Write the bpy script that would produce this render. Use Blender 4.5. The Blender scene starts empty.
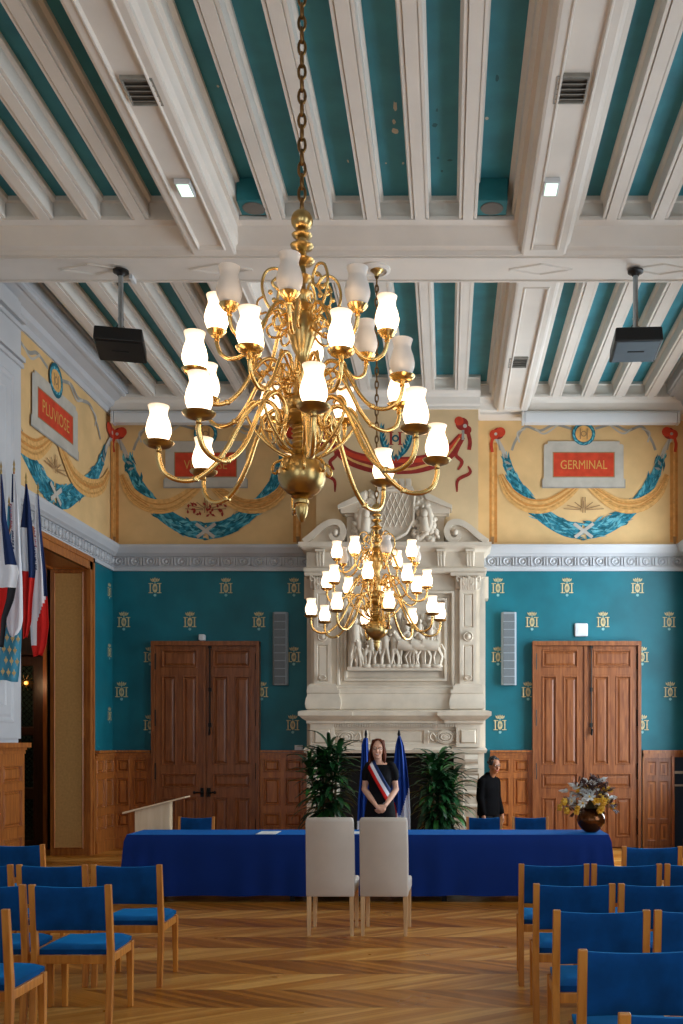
import bpy, bmesh, math, random
from math import pi, sin, cos, sqrt, floor
from mathutils import Vector, Matrix, Euler
random.seed(11)
S = bpy.context.scene
COL = S.collection
EYE = 1.68
YB = 15.87            # back wall
XL, XR = -5.30, 3.78  # side walls
XC = -0.76            # middle of the room
def hx(s):
    s = s.lstrip('#'); c = [int(s[i:i+2], 16)/255 for i in (0, 2, 4)]
    return tuple((x/12.92 if x <= .04045 else ((x+.055)/1.055)**2.4) for x in c) + (1,)
# ---------------------------------------------------------------- materials
MATS = {}
def newmat(name):
    m = bpy.data.materials.new(name); m.use_nodes = True
    nt = m.node_tree; b = nt.nodes['Principled BSDF']
    MATS[name] = m
    return m, nt, b
def N(nt, t, **k):
    n = nt.nodes.new(t)
    for a, v in k.items(): setattr(n, a, v)
    return n
def mth(nt, op, a, b=None, c=None):
    n = N(nt, 'ShaderNodeMath', operation=op)
    for i, v in enumerate((a, b, c)):
        if v is None: continue
        if isinstance(v, (int, float)): n.inputs[i].default_value = v
        else: nt.links.new(v, n.inputs[i])
    return n.outputs[0]
def simple(name, col, rough=.5, stint=None, metal=0, var=.06, scale=6, bump=0, bscale=60, stretch=(1, 1, 1), coat=0, sheen=0, spec=.5):
    m, nt, b = newmat(name)
    c = hx(col)
    tc = N(nt, 'ShaderNodeTexCoord'); mp = N(nt, 'ShaderNodeMapping'); mp.inputs['Scale'].default_value = stretch
    nt.links.new(tc.outputs['Object'], mp.inputs[0])
    no = N(nt, 'ShaderNodeTexNoise'); no.inputs['Scale'].default_value = scale; no.inputs['Detail'].default_value = 4
    nt.links.new(mp.outputs[0], no.inputs['Vector'])
    r = N(nt, 'ShaderNodeValToRGB')
    r.color_ramp.elements[0].position = .3; r.color_ramp.elements[1].position = .7
    r.color_ramp.elements[0].color = tuple(x*(1-var*2) for x in c[:3])+(1,)
    r.color_ramp.elements[1].color = tuple(min(1, x*(1+var)) for x in c[:3])+(1,)
    nt.links.new(no.outputs['Fac'], r.inputs[0]); nt.links.new(r.outputs[0], b.inputs['Base Color'])
    b.inputs['Roughness'].default_value = rough; b.inputs['Metallic'].default_value = metal
    b.inputs['Coat Weight'].default_value = coat; b.inputs['Sheen Weight'].default_value = sheen
    b.inputs['Specular IOR Level'].default_value = spec
    if stint: b.inputs['Sheen Tint'].default_value = hx(stint)
    if bump:
        n2 = N(nt, 'ShaderNodeTexNoise'); n2.inputs['Scale'].default_value = bscale
        nt.links.new(mp.outputs[0], n2.inputs['Vector'])
        bp = N(nt, 'ShaderNodeBump'); bp.inputs['Strength'].default_value = bump; bp.inputs['Distance'].default_value = .01
        nt.links.new(n2.outputs['Fac'], bp.inputs['Height']); nt.links.new(bp.outputs[0], b.inputs['Normal'])
    return m
def wood(name, c1, c2, rough=.4, stretch=(14, 14, 1.2), coat=.2, spec=.5):
    m, nt, b = newmat(name)
    tc = N(nt, 'ShaderNodeTexCoord'); mp = N(nt, 'ShaderNodeMapping'); mp.inputs['Scale'].default_value = stretch
    nt.links.new(tc.outputs['Object'], mp.inputs[0])
    no = N(nt, 'ShaderNodeTexNoise'); no.inputs['Scale'].default_value = 2.2; no.inputs['Detail'].default_value = 8; no.inputs['Distortion'].default_value = .6
    nt.links.new(mp.outputs[0], no.inputs['Vector'])
    r = N(nt, 'ShaderNodeValToRGB'); r.color_ramp.elements[0].position = .28; r.color_ramp.elements[1].position = .72
    r.color_ramp.elements[0].color = hx(c1); r.color_ramp.elements[1].color = hx(c2)
    nt.links.new(no.outputs['Fac'], r.inputs[0]); nt.links.new(r.outputs[0], b.inputs['Base Color'])
    b.inputs['Roughness'].default_value = rough; b.inputs['Coat Weight'].default_value = coat; b.inputs['Coat Roughness'].default_value = .25
    b.inputs['Specular IOR Level'].default_value = spec
    return m
white = simple('white_paint', '#e0d9d0', .55, var=.03, scale=2)
whitew = simple('white_wall_paint', '#bcbec2', .5, var=.03, scale=2)
cteal = simple('ceiling_teal', '#388a9a', .6, var=.1, scale=3)
chip = simple('bare_plaster', '#c9c0ae', .8)
cdark = simple('damp_stain', '#27616a', .7)
teal = simple('wall_teal', '#0b6876', .5, var=.12, scale=1.6, spec=.4)
yellow = simple('mural_ochre_ground', '#dab681', .75, var=.06, scale=2.5, spec=.2)
ycream = simple('mural_cream_ground', '#d8bd94', .75, var=.05, scale=2.5, spec=.2)
mor = simple('mural_orange', '#c98a48', .75, var=.12, scale=10, spec=.2)
mgold = simple('mural_gold_drape', '#cb9655', .75, var=.2, scale=14, stretch=(1, 1, 3), spec=.2)
mgold2 = simple('mural_gold_light', '#dcaa68', .75, var=.12, scale=14, spec=.2)
mteal = simple('mural_teal', '#33859a', .75, var=.25, scale=16, spec=.2)
mteal2 = simple('mural_teal_light', '#66adba', .75, var=.2, scale=16, spec=.2)
mteal3 = simple('mural_teal_dark', '#226675', .75, var=.2, scale=16, spec=.2)
mgrey = simple('mural_grey', '#b9b3a8', .75, var=.06, spec=.2)
mgrey2 = simple('mural_grey_shadow', '#9a978f', .75, var=.1, spec=.2)
mred = simple('mural_red', '#c8452c', .75, var=.1, scale=8, spec=.2)
mred2 = simple('mural_dark_red', '#98332c', .75, var=.15, scale=12, spec=.2)
mbrown = simple('mural_brown', '#9c7a55', .75, spec=.2)
mtext = simple('mural_letter_gold', '#c99a50', .7, spec=.2)
egold = simple('stencil_gold', '#c9b98a', .5, var=.15, scale=30)
epale = simple('stencil_pale_teal', '#7fb3b5', .6)
stone = simple('carved_limestone', '#dacdba', .7, var=.06, scale=4, bump=.1, bscale=40, spec=.3)
doorw = wood('door_oak', '#683414', '#955a30', .4, spec=.4)
woodw = wood('wainscot_oak', '#80441a', '#b86f2e', .4)
woodc = wood('casing_oak', '#84461a', '#b47032', .4)
woodd = wood('dark_walnut', '#2a160c', '#472816', .4)
darkst = simple('cut_stone', '#3a3a3a', .8)
wchair = wood('beech', '#b06822', '#da923c', .4)
wleg = wood('pale_beech', '#c39a68', '#dcb98a', .45)
wlect = wood('birch_veneer', '#d6b68f', '#e6cba8', .5, stretch=(8, 8, 1))
fab = simple('blue_velvet', '#05417c', .85, var=.2, scale=7, sheen=.6, stint='#0aa0e8', spec=.15)
fabs = fab
cloth = simple('royal_blue_cloth', '#02266e', .8, var=.06, scale=3, sheen=.4, stint='#1290e8', bump=.15, bscale=160, spec=.2)
leather = simple('off_white_leather', '#c8beb2', .5, var=.03, bump=.08, bscale=120)
brass = simple('polished_brass', '#f2cd86', .25, metal=1, var=.1, scale=5)
brassd = simple('aged_brass', '#c0a46c', .3, metal=1, var=.15, scale=8)
chainm = simple('chain_bronze', '#8a6a42', .35, metal=1, var=.2, scale=20)
bronze = simple('bronze_glaze', '#6b3d18', .22, metal=.7, var=.3, scale=5)
black = simple('black_plastic', '#0d0c0d', .45, var=.1)
pgrey = simple('projector_base_lit', '#4d5c68', .4)  # black projector base as it looks lit, light put into the colour
chrome = simple('satin_steel', '#a8b0b5', .3, metal=1)
iron = simple('black_iron', '#161412', .45, metal=.6)
whp = simple('white_plastic', '#d2d5d8', .4, var=.01)
spk = simple('speaker_grey', '#959da3', .5, var=.05, scale=80)
spk2 = simple('speaker_grille', '#6f767b', .6, var=.2, scale=160)
ventd = simple('vent_backing_grey', '#6a645c', .8)  # plain grey of the vent backing and speaker grille
tbox = simple('teal_box', '#1f7076', .5)
soot = simple('soot_black', '#070504', .8)
tan = simple('tan_fabric', '#c79d62', .8, var=.06, scale=30, spec=.2)
leafm = simple('leaf_green', '#1b4a25', .4, var=.35, scale=7)
leaf2 = simple('leaf_light', '#2f6a2c', .4, var=.3, scale=7)
stemm = simple('plant_cane', '#5f5236', .8)
potm = simple('grey_planter', '#3b3b3d', .5)
paper = simple('white_paper', '#e8e8e6', .7, var=.01)
skin = simple('skin', '#e6b093', .5, var=.04, scale=12)
skin2 = simple('skin_brown', '#a46f50', .5, var=.05, scale=12)
hairm = simple('auburn_hair', '#65301a', .6, spec=.15, var=.35, scale=30, stretch=(1, 1, .12))
hairk = simple('black_hair', '#14100e', .5, var=.3, scale=30)
blackc = simple('black_cloth', '#0b0b0f', .85, var=.2, scale=20, spec=.2)
suit = simple('charcoal_cloth', '#040406', .85, var=.2, scale=20, spec=.08)
fblue = simple('flag_blue', '#0d2859', .7, var=.08, spec=.3)
fblue2 = simple('flag_blue_lit', '#17439a', .7, var=.08, spec=.3)  # flag blue brightened: light on the standing flags put into the colour
fwhite = simple('flag_white', '#eceef5', .7, var=.03, spec=.3)
fred = simple('flag_red', '#dd1f18', .7, var=.06, spec=.3)
fdark = simple('flag_black', '#1b1a20', .7, spec=.3)
fpale = simple('flag_sky_blue', '#4a97b5', .7, var=.06, spec=.3)
fgold = simple('flag_gold', '#d8b878', .6)
lips = simple('lips', '#a8443f', .4)
teeth = simple('teeth', '#e8e2da', .3)
eyem = simple('eye_dark', '#1a120e', .2)
pgold = simple('petal_yellow', '#eab93e', .6, var=.15)
pwhite = simple('petal_pale', '#dde0e0', .6, var=.12)
pbrown = simple('petal_brown', '#46211a', .6, var=.2)
amber = None
def emis(name, col, st, zfade=None):
    m, nt, b = newmat(name)
    b.inputs['Base Color'].default_value = (.9, .85, .78, 1); b.inputs['Roughness'].default_value = .3
    b.inputs['Emission Color'].default_value = hx(col); b.inputs['Emission Strength'].default_value = st
    if zfade:
        tc = N(nt, 'ShaderNodeTexCoord'); sp = N(nt, 'ShaderNodeSeparateXYZ'); nt.links.new(tc.outputs['Generated'], sp.inputs[0])
        mr = N(nt, 'ShaderNodeMapRange'); mr.inputs['From Min'].default_value = .35; mr.inputs['From Max'].default_value = 1
        mr.inputs['To Min'].default_value = st; mr.inputs['To Max'].default_value = zfade
        nt.links.new(sp.outputs['Z'], mr.inputs['Value']); nt.links.new(mr.outputs[0], b.inputs['Emission Strength'])
    return m
globe_on = emis('lit_frosted_glass', '#ffd9ac', 5.0, .5)
lampm = emis('light_panel', '#cfffe4', 1.15)
amber = emis('amber_bulb', '#ffa030', 1.6)
m, nt, b = newmat('unlit_frosted_glass'); globe_off = m
b.inputs['Base Color'].default_value = hx('#faf6f2'); b.inputs['Roughness'].default_value = .3
tl = N(nt, 'ShaderNodeBsdfTranslucent'); tl.inputs[0].default_value = hx('#fffaf4'); ms = N(nt, 'ShaderNodeMixShader'); ms.inputs[0].default_value = .4
nt.links.new(b.outputs[0], ms.inputs[1]); nt.links.new(tl.outputs[0], ms.inputs[2]); nt.links.new(ms.outputs[0], nt.nodes['Material Output'].inputs['Surface'])
m, nt, b = newmat('window_glass'); glassm = m
tr = N(nt, 'ShaderNodeBsdfTransparent'); gl = N(nt, 'ShaderNodeBsdfGlossy'); gl.inputs['Roughness'].default_value = .03
mx = N(nt, 'ShaderNodeMixShader'); mx.inputs[0].default_value = .06
nt.links.new(tr.outputs[0], mx.inputs[1]); nt.links.new(gl.outputs[0], mx.inputs[2])
nt.links.new(mx.outputs[0], nt.nodes['Material Output'].inputs['Surface'])
# lattice glass of the hall door
m, nt, b = newmat('leaded_glass'); lattm = m
tc = N(nt, 'ShaderNodeTexCoord'); sp = N(nt, 'ShaderNodeSeparateXYZ'); nt.links.new(tc.outputs['Object'], sp.inputs[0])
a1 = mth(nt, 'ABSOLUTE', mth(nt, 'SUBTRACT', mth(nt, 'FRACT', mth(nt, 'MULTIPLY', mth(nt, 'ADD', sp.outputs['X'], sp.outputs['Z']), 12)), .5))
a2 = mth(nt, 'ABSOLUTE', mth(nt, 'SUBTRACT', mth(nt, 'FRACT', mth(nt, 'MULTIPLY', mth(nt, 'SUBTRACT', sp.outputs['X'], sp.outputs['Z']), 12)), .5))
g = mth(nt, 'GREATER_THAN', mth(nt, 'MAXIMUM', a1, a2), .42)
mc = N(nt, 'ShaderNodeMix', data_type='RGBA'); nt.links.new(g, mc.inputs['Factor'])
mc.inputs['A'].default_value = hx('#27352f'); mc.inputs['B'].default_value = hx('#0c0a08')
nt.links.new(mc.outputs['Result'], b.inputs['Base Color']); b.inputs['Roughness'].default_value = .15
# chevron parquet
m, nt, b = newmat('chevron_parquet'); parq = m
tc = N(nt, 'ShaderNodeTexCoord'); sp = N(nt, 'ShaderNodeSeparateXYZ'); nt.links.new(tc.outputs['Object'], sp.inputs[0])
W = .4565
yy = mth(nt, 'ADD', sp.outputs['Y'], .065 + W*40)
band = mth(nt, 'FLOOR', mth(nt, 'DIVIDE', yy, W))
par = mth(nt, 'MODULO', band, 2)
tpp = mth(nt, 'PINGPONG', yy, W)
diag = mth(nt, 'ADD', sp.outputs['X'], mth(nt, 'MULTIPLY', tpp, 1.5))
b.inputs['Specular IOR Level'].default_value = .35
pl = mth(nt, 'DIVIDE', mth(nt, 'ADD', diag, 50), .088)
pid = mth(nt, 'FLOOR', pl)
cv = N(nt, 'ShaderNodeCombineXYZ'); nt.links.new(pid, cv.inputs[0]); nt.links.new(band, cv.inputs[1])
wn = N(nt, 'ShaderNodeTexWhiteNoise'); nt.links.new(cv.outputs[0], wn.inputs['Vector'])
gv = N(nt, 'ShaderNodeCombineXYZ'); nt.links.new(mth(nt, 'MULTIPLY', diag, 70), gv.inputs[0]); nt.links.new(mth(nt, 'MULTIPLY', sp.outputs['Y'], 3.5), gv.inputs[1]); nt.links.new(mth(nt, 'MULTIPLY', band, 3.3), gv.inputs[2])
gn = N(nt, 'ShaderNodeTexNoise'); gn.inputs['Scale'].default_value = 1; gn.inputs['Detail'].default_value = 5; nt.links.new(gv.outputs[0], gn.inputs['Vector'])
val = mth(nt, 'ADD', mth(nt, 'MULTIPLY', wn.outputs['Value'], .36), mth(nt, 'ADD', mth(nt, 'MULTIPLY', gn.outputs['Fac'], .4), mth(nt, 'MULTIPLY', par, .3)))  # alternate bands tinted lighter: directional wood sheen put into the colour
r = N(nt, 'ShaderNodeValToRGB'); e = r.color_ramp.elements
e[0].position = .12; e[0].color = hx('#7c440c'); e[1].position = .95; e[1].color = hx('#eab360')
x = r.color_ramp.elements.new(.5); x.color = hx('#bb7626')
nt.links.new(val, r.inputs[0])
gap = mth(nt, 'LESS_THAN', mth(nt, 'FRACT', pl), .025)
gap2 = mth(nt, 'LESS_THAN', mth(nt, 'FRACT', mth(nt, 'DIVIDE', yy, W)), .008)
gm = mth(nt, 'MULTIPLY', mth(nt, 'MAXIMUM', gap, gap2), .55)
mc = N(nt, 'ShaderNodeMix', data_type='RGBA'); nt.links.new(gm, mc.inputs['Factor']); nt.links.new(r.outputs[0], mc.inputs['A']); mc.inputs['B'].default_value = hx('#2c1608')
nt.links.new(mc.outputs['Result'], b.inputs['Base Color'])
rn = N(nt, 'ShaderNodeTexNoise'); rn.inputs['Scale'].default_value = 3; nt.links.new(tc.outputs['Object'], rn.inputs['Vector'])
nt.links.new(mth(nt, 'ADD', mth(nt, 'MULTIPLY', rn.outputs['Fac'], .18), .22), b.inputs['Roughness'])
bp = N(nt, 'ShaderNodeBump'); bp.inputs['Strength'].default_value = .25; bp.inputs['Distance'].default_value = .004
nt.links.new(mth(nt, 'ADD', gn.outputs['Fac'], mth(nt, 'MULTIPLY', wn.outputs['Value'], .8)), bp.inputs['Height']); nt.links.new(bp.outputs[0], b.inputs['Normal'])
# ---------------------------------------------------------------- mesh builder
class MB:
    def __init__(s): s.v = []; s.f = []; s.m = []; s.T = None
    def add(s, vs, fs, mat=0):
        o = len(s.v)
        for p in vs:
            p = Vector(p)
            s.v.append(tuple(s.T @ p) if s.T is not None else tuple(p))
        for f in fs: s.f.append([i+o for i in f]); s.m.append(mat)
    def box(s, x0, x1, y0, y1, z0, z1, mat=0):
        s.add([(x0,y0,z0),(x1,y0,z0),(x1,y1,z0),(x0,y1,z0),(x0,y0,z1),(x1,y0,z1),(x1,y1,z1),(x0,y1,z1)],
              [(0,3,2,1),(4,5,6,7),(0,1,5,4),(1,2,6,5),(2,3,7,6),(3,0,4,7)], mat)
    def hexa(s, b4, t4, mat=0):
        s.add(list(b4)+list(t4), [(0,3,2,1),(4,5,6,7),(0,1,5,4),(1,2,6,5),(2,3,7,6),(3,0,4,7)], mat)
    def tube(s, pts, r, seg=8, mat=0, cap=True, sx=1.0):
        pts = [Vector(p) for p in pts]; n = len(pts)
        rs = r if isinstance(r, (list, tuple)) else [r]*n
        t0 = (pts[1]-pts[0]).normalized()
        up = Vector((0, 0, 1)) if abs(t0.z) < .9 else Vector((0, 1, 0))
        nrm = t0.cross(up).normalized(); vs = []; fs = []
        for i, p in enumerate(pts):
            t = (pts[min(i+1, n-1)]-pts[max(i-1, 0)])
            if t.length < 1e-9: t = t0
            t.normalize()
            nrm = (nrm - t*nrm.dot(t))
            if nrm.length < 1e-6: nrm = t.orthogonal()
            nrm.normalize(); bn = t.cross(nrm)
            for k in range(seg):
                a = 2*pi*k/seg
                vs.append(p + (nrm*cos(a)*sx + bn*sin(a))*rs[i])
        for i in range(n-1):
            for k in range(seg):
                a = i*seg+k; b = i*seg+(k+1) % seg
                fs.append((a, b, b+seg, a+seg))
        if cap:
            fs.append(tuple(range(seg))[::-1]); fs.append(tuple((n-1)*seg+k for k in range(seg)))
        s.add(vs, fs, mat)
    def lathe(s, prof, c=(0, 0, 0), seg=16, mat=0, cap=True, sy=1.0):
        vs = []; fs = []; n = len(prof)
        for r, z in prof:
            for k in range(seg):
                a = 2*pi*k/seg
                vs.append((c[0]+r*cos(a), c[1]+r*sin(a)*sy, c[2]+z))
        for i in range(n-1):
            for k in range(seg):
                a = i*seg+k; b = i*seg+(k+1) % seg
                fs.append((a, b, b+seg, a+seg))
        if cap:
            if prof[0][0] > 1e-4: fs.append(tuple(range(seg))[::-1])
            if prof[-1][0] > 1e-4: fs.append(tuple((n-1)*seg+k for k in range(seg)))
        s.add(vs, fs, mat)
    def ell(s, c, r, seg=12, rings=7, mat=0, R=None):
        vs = []; fs = []
        if isinstance(r, (int, float)): r = (r, r, r)
        for i in range(rings+1):
            th = pi*i/rings
            for k in range(seg):
                a = 2*pi*k/seg
                p = Vector((r[0]*sin(th)*cos(a), r[1]*sin(th)*sin(a), -r[2]*cos(th)))
                if R is not None: p = R @ p
                vs.append(p+Vector(c))
        for i in range(rings):
            for k in range(seg):
                a = i*seg+k; b = i*seg+(k+1) % seg
                fs.append((a, b, b+seg, a+seg))
        s.add(vs, fs, mat)
    def prism(s, poly, f, d0, d1, mat=0):
        n = len(poly)
        vs = [f(u, v, d0) for u, v in poly]+[f(u, v, d1) for u, v in poly]
        fs = [tuple(range(n))[::-1], tuple(range(n, 2*n))]+[(i, (i+1) % n, (i+1) % n+n, i+n) for i in range(n)]
        s.add(vs, fs, mat)
    def build(s, name, mats, parent=None, smooth=False, angle=40, kind=None, label=None, weld=True, recalc=True):
        me = bpy.data.meshes.new(name)
        me.from_pydata(s.v, [], s.f)
        if not isinstance(mats, (list, tuple)): mats = [mats]
        for m in mats: me.materials.append(m)
        me.polygons.foreach_set('material_index', s.m)
        bm = bmesh.new(); bm.from_mesh(me)
        if weld: bmesh.ops.remove_doubles(bm, verts=bm.verts, dist=1e-5)
        if recalc: bmesh.ops.recalc_face_normals(bm, faces=bm.faces)
        bm.to_mesh(me); bm.free()
        if smooth:
            me.polygons.foreach_set('use_smooth', [True]*len(me.polygons))
            me.set_sharp_from_angle(angle=math.radians(angle))
        o = bpy.data.objects.new(name, me); COL.objects.link(o)
        if parent is not None: o.parent = parent
        if kind: o['kind'] = kind
        if label: o['label'] = label
        return o
def empty(name, loc=(0, 0, 0), rz=0):
    o = bpy.data.objects.new(name, None); COL.objects.link(o); o.location = loc; o.rotation_euler = (0, 0, rz); o.empty_display_size = .1
    return o
def tag(o, label, cat, group=None):
    o['label'] = label; o['category'] = cat
    if group: o['group'] = group
    return o
def copy_tree(o, parent=None):
    c = o.copy(); COL.objects.link(c)
    if parent is not None: c.parent = parent
    for ch in list(o.children): copy_tree(ch, c)
    return c
def bevel(o, w=.004, seg=2):
    md = o.modifiers.new('bevel', 'BEVEL'); md.width = w; md.segments = seg; md.limit_method = 'ANGLE'; md.angle_limit = .7
    return o
def cat_rom(pts, k=6):
    pts = [Vector(p) for p in pts]; out = []
    P = [pts[0]*2-pts[1]]+pts+[pts[-1]*2-pts[-2]]
    for i in range(1, len(P)-2):
        for j in range(k):
            t = j/k; a, b, c, d = P[i-1], P[i], P[i+1], P[i+2]
            out.append(.5*((2*b)+(-a+c)*t+(2*a-5*b+4*c-d)*t*t+(-a+3*b-3*c+d)*t**3))
    out.append(pts[-1]); return out
def pface(mb, M, u0, u1, v0, v1, rects, rings, mat=0, edge=0, cmat=None):
    us = sorted({u0, u1} | {r[0] for r in rects} | {r[1] for r in rects})
    vs = sorted({v0, v1} | {r[2] for r in rects} | {r[3] for r in rects})
    for i in range(len(us)-1):
        for j in range(len(vs)-1):
            cu = (us[i]+us[i+1])/2; cv = (vs[j]+vs[j+1])/2
            if any(r[0] < cu < r[1] and r[2] < cv < r[3] for r in rects): continue
            mb.add([M(us[i], vs[j], 0), M(us[i+1], vs[j], 0), M(us[i+1], vs[j+1], 0), M(us[i], vs[j+1], 0)], [(0, 1, 2, 3)], mat)
    for r in rects:
        pr = [(0, 0)]+list(rings); L = []
        for ins, d in pr:
            L.append([M(r[0]+ins, r[2]+ins, d), M(r[1]-ins, r[2]+ins, d), M(r[1]-ins, r[3]-ins, d), M(r[0]+ins, r[3]-ins, d)])
        for a, b2 in zip(L, L[1:]):
            mb.add(a+b2, [(k, (k+1) % 4, (k+1) % 4+4, k+4) for k in range(4)], mat)
        mb.add(L[-1], [(0, 1, 2, 3)], mat if cmat is None else cmat)
    if edge:
        q = [(u0, v0), (u1, v0), (u1, v1), (u0, v1)]
        for k in range(4):
            a, b2 = q[k], q[(k+1) % 4]
            mb.add([M(*a, 0), M(*b2, 0), M(*b2, -edge), M(*a, -edge)], [(0, 1, 2, 3)], mat)
def MBack(Y): return lambda u, v, d: (u, Y-d, v)
def MLeft(X): return lambda u, v, d: (X+d, u, v)
def MDown(Z): return lambda u, v, d: (u, v, Z-d)
RAISED = [(.006, .010), (.02, .010), (.032, -.018), (.042, -.018), (.07, -.004)]
SUNK = [(.01, -.003), (.025, -.018), (.04, -.018)]
def px(x, Y): return (x-446.5)*Y/1000
def pz(y, Y): return EYE+(742-y)*Y/1000
def text_mesh(txt, size, font_w=1.0):
    cu = bpy.data.curves.new('lettering', 'FONT'); cu.body = txt; cu.size = size; cu.align_x = 'CENTER'; cu.align_y = 'CENTER'; cu.resolution_u = 3
    o = bpy.data.objects.new('lettering', cu); COL.objects.link(o)
    bpy.context.view_layer.update()
    me = bpy.data.meshes.new_from_object(o.evaluated_get(bpy.context.evaluated_depsgraph_get()))
    vs = [tuple(v.co) for v in me.vertices]; fs = [tuple(p.vertices) for p in me.polygons]
    bpy.data.objects.remove(o); bpy.data.curves.remove(cu); bpy.data.meshes.remove(me)
    return [(x*font_w, y) for x, y, z in vs], fs
# ================================================================ the room
def struct(mb, name, mats, parent=None, **k):
    return mb.build(name, mats, parent, kind=None if parent else 'structure', **k)
YF = -3.5
ZT = 7.28            # teal ceiling boards
ZR = 7.03            # underside of ribs
ZM = 6.83            # underside of main beams
# floor
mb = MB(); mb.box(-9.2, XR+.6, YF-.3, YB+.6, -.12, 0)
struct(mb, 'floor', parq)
# ---- ceiling
mb = MB(); mb.box(-9.2, XR+.6, YF-.3, YB+.6, ZT, ZT+.15)
ceil = struct(mb, 'ceiling', cteal)
BAYS = [(-3.1, 5.12), (5.72, 10.25), (11.35, 15.52)]
def rib_profile():
    r = [(.054, ZR), (.054, ZR+.03), (.063, ZR+.03), (.063, ZR+.012), (.092, ZR+.012), (.092, ZR+.05), (.085, ZR+.055), (.085, ZT-.07), (.1, ZT-.06), (.115, ZT-.045), (.115, ZT)]
    return r+[(-a, b) for a, b in reversed(r)]
def extr_y(mb, poly, y0, y1, cx=0, mat=0):
    mb.prism([(cx+a, b) for a, b in poly], lambda u, v, d: (u, d, v), y0, y1, mat)
def extr_x(mb, poly, x0, x1, mat=0):   # poly of (y,z)
    mb.prism(poly, lambda u, v, d: (d, u, v), x0, x1, mat)
ks = [k for k in range(-8, 9) if abs(k) not in (3, 4)]
for b0, b1 in BAYS:
    for k in ks:
        mb = MB(); extr_y(mb, rib_profile(), b0, b1, XC+.49*k+(.07 if k < -4 else 0)); mb.build('rib', white, ceil)
# longitudinal main beams
for s in (-1, 1):
    cx = -2.455 if s < 0 else 1.024; mb = MB()
    def MD(u, v, d): return (u, v, ZM-d)
    for b0, b1 in ((YF, 5.15), (5.7, 10.58), (11.2, 15.6)):
        pface(mb, MD, cx-.21, cx+.21, b0, b1, [(cx-.15, cx+.15, b0+.12, b1-.12)], [(.01, .014), (.022, .014), (.034, -.025)])
    # moulded flanks
    for q in (-1, 1):
        pr = [(.21, ZM), (.235, ZM+.01), (.235, ZM+.05), (.27, ZM+.08), (.29, ZM+.194), (.33, ZM+.194), (.33, ZM+.26), (.36, ZM+.27), (.36, ZT-.05), (.40, ZT-.04), (.40, ZT), (.19, ZT), (.19, ZM+.03), (.21, ZM+.03)]
        for b0, b1 in ((YF, 5.14), (5.71, 10.57), (11.21, 15.6)): extr_y(mb, [(q*a, b) for a, b in pr], b0, b1, cx)
    mb.build('main_beam', white, ceil, label='wide panelled white beam')
# transverse beams (one above the near chandelier, one above the far)
def cross_beam(yn, yf):
    mb = MB()
    a, b = yn, yf
    pr = [(a-.33, ZT), (a-.33, ZT-.05), (a-.30, ZT-.06), (a-.30, ZR+.05), (a-.33, ZR+.04), (a-.33, ZR), (a-.22, ZR), (a-.2, ZR-.03), (a-.14, ZR-.06), (a-.08, ZM+.06), (a-.02, ZM+.04), (a, ZM+.0)]
    pr2 = [(b+(a-y), z) for y, z in reversed(pr)]
    extr_x(mb, pr+pr2, XL, XR)
    # applied mouldings on the underside
    def strip(x0, x1, y0, y1): mb.box(x0, x1, y0, y1, ZM-.018, ZM+.001)
    strip(XL+.2, XR-.2, a+.03, a+.055); strip(XL+.2, XR-.2, b-.055, b-.03)
    ym = (a+b)/2
    for cx in (XC-3.1, -2.455, 1.024, XC+3.1):
        for (p, q) in (((-.34, 0), (0, .12)), ((0, .12), (.34, 0)), ((.34, 0), (0, -.12)), ((0, -.12), (-.34, 0))):
            mb.tube([(cx+p[0], ym+p[1], ZM), (cx+q[0], ym+q[1], ZM)], .018, 6)
    mb.lathe([(.17, 0), (.17, -.015), (.13, -.03), (.12, -.012), (.06, -.02), (0.001, -.02)], (XC-.02, ym, ZM), 28)
    return mb.build('cross_beam', white, ceil, smooth=True, angle=30, label='deep white beam across the room')
cross_beam(5.15, 5.7); cross_beam(10.58, 11.2)
# bay ends at the back wall
mb = MB()
pr = [(15.52, ZT), (15.50, ZT-.05), (15.53, ZT-.06), (15.53, ZR+.05), (15.50, ZR+.04), (15.50, ZR), (15.57, ZR-.02), (15.60, ZR-.06), (15.62, ZR-.16), (15.66, ZR-.18), (15.66, ZR-.22), (YB-.06, ZR-.24), (YB, ZM-.05), (YB+.05, ZM-.05), (YB+.05, ZT)]
extr_x(mb, pr, XL, XR)
# forward break of the cornice over the chimney breast
pr2 = [(y-.28 if y < YB-.08 else y, z) for y, z in pr]
extr_x(mb, pr2, XC-1.28, XC+1.28)
struct(mb, 'trim_1', white)
# side cornices, left and right
for s, X, nm in ((1, XL, 'trim_2'), (-1, XR, 'trim_3')):
    mb = MB()
    pr = [(0, ZM-.02), (.03, ZM-.02), (.04, ZM+.06), (.10, ZM+.1), (.13, ZM+.16), (.25, ZM+.2), (.29, ZM+.22), (.29, ZR+.0), (.33, ZR+.012), (.33, ZR+.05), (.36, ZR+.06), (.36, ZT-.05), (.39, ZT-.04), (.39, ZT), (0, ZT)]
    extr_y(mb, [(X+s*a, b) for a, b in pr], YF, YB)
    struct(mb, nm, whitew)
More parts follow.
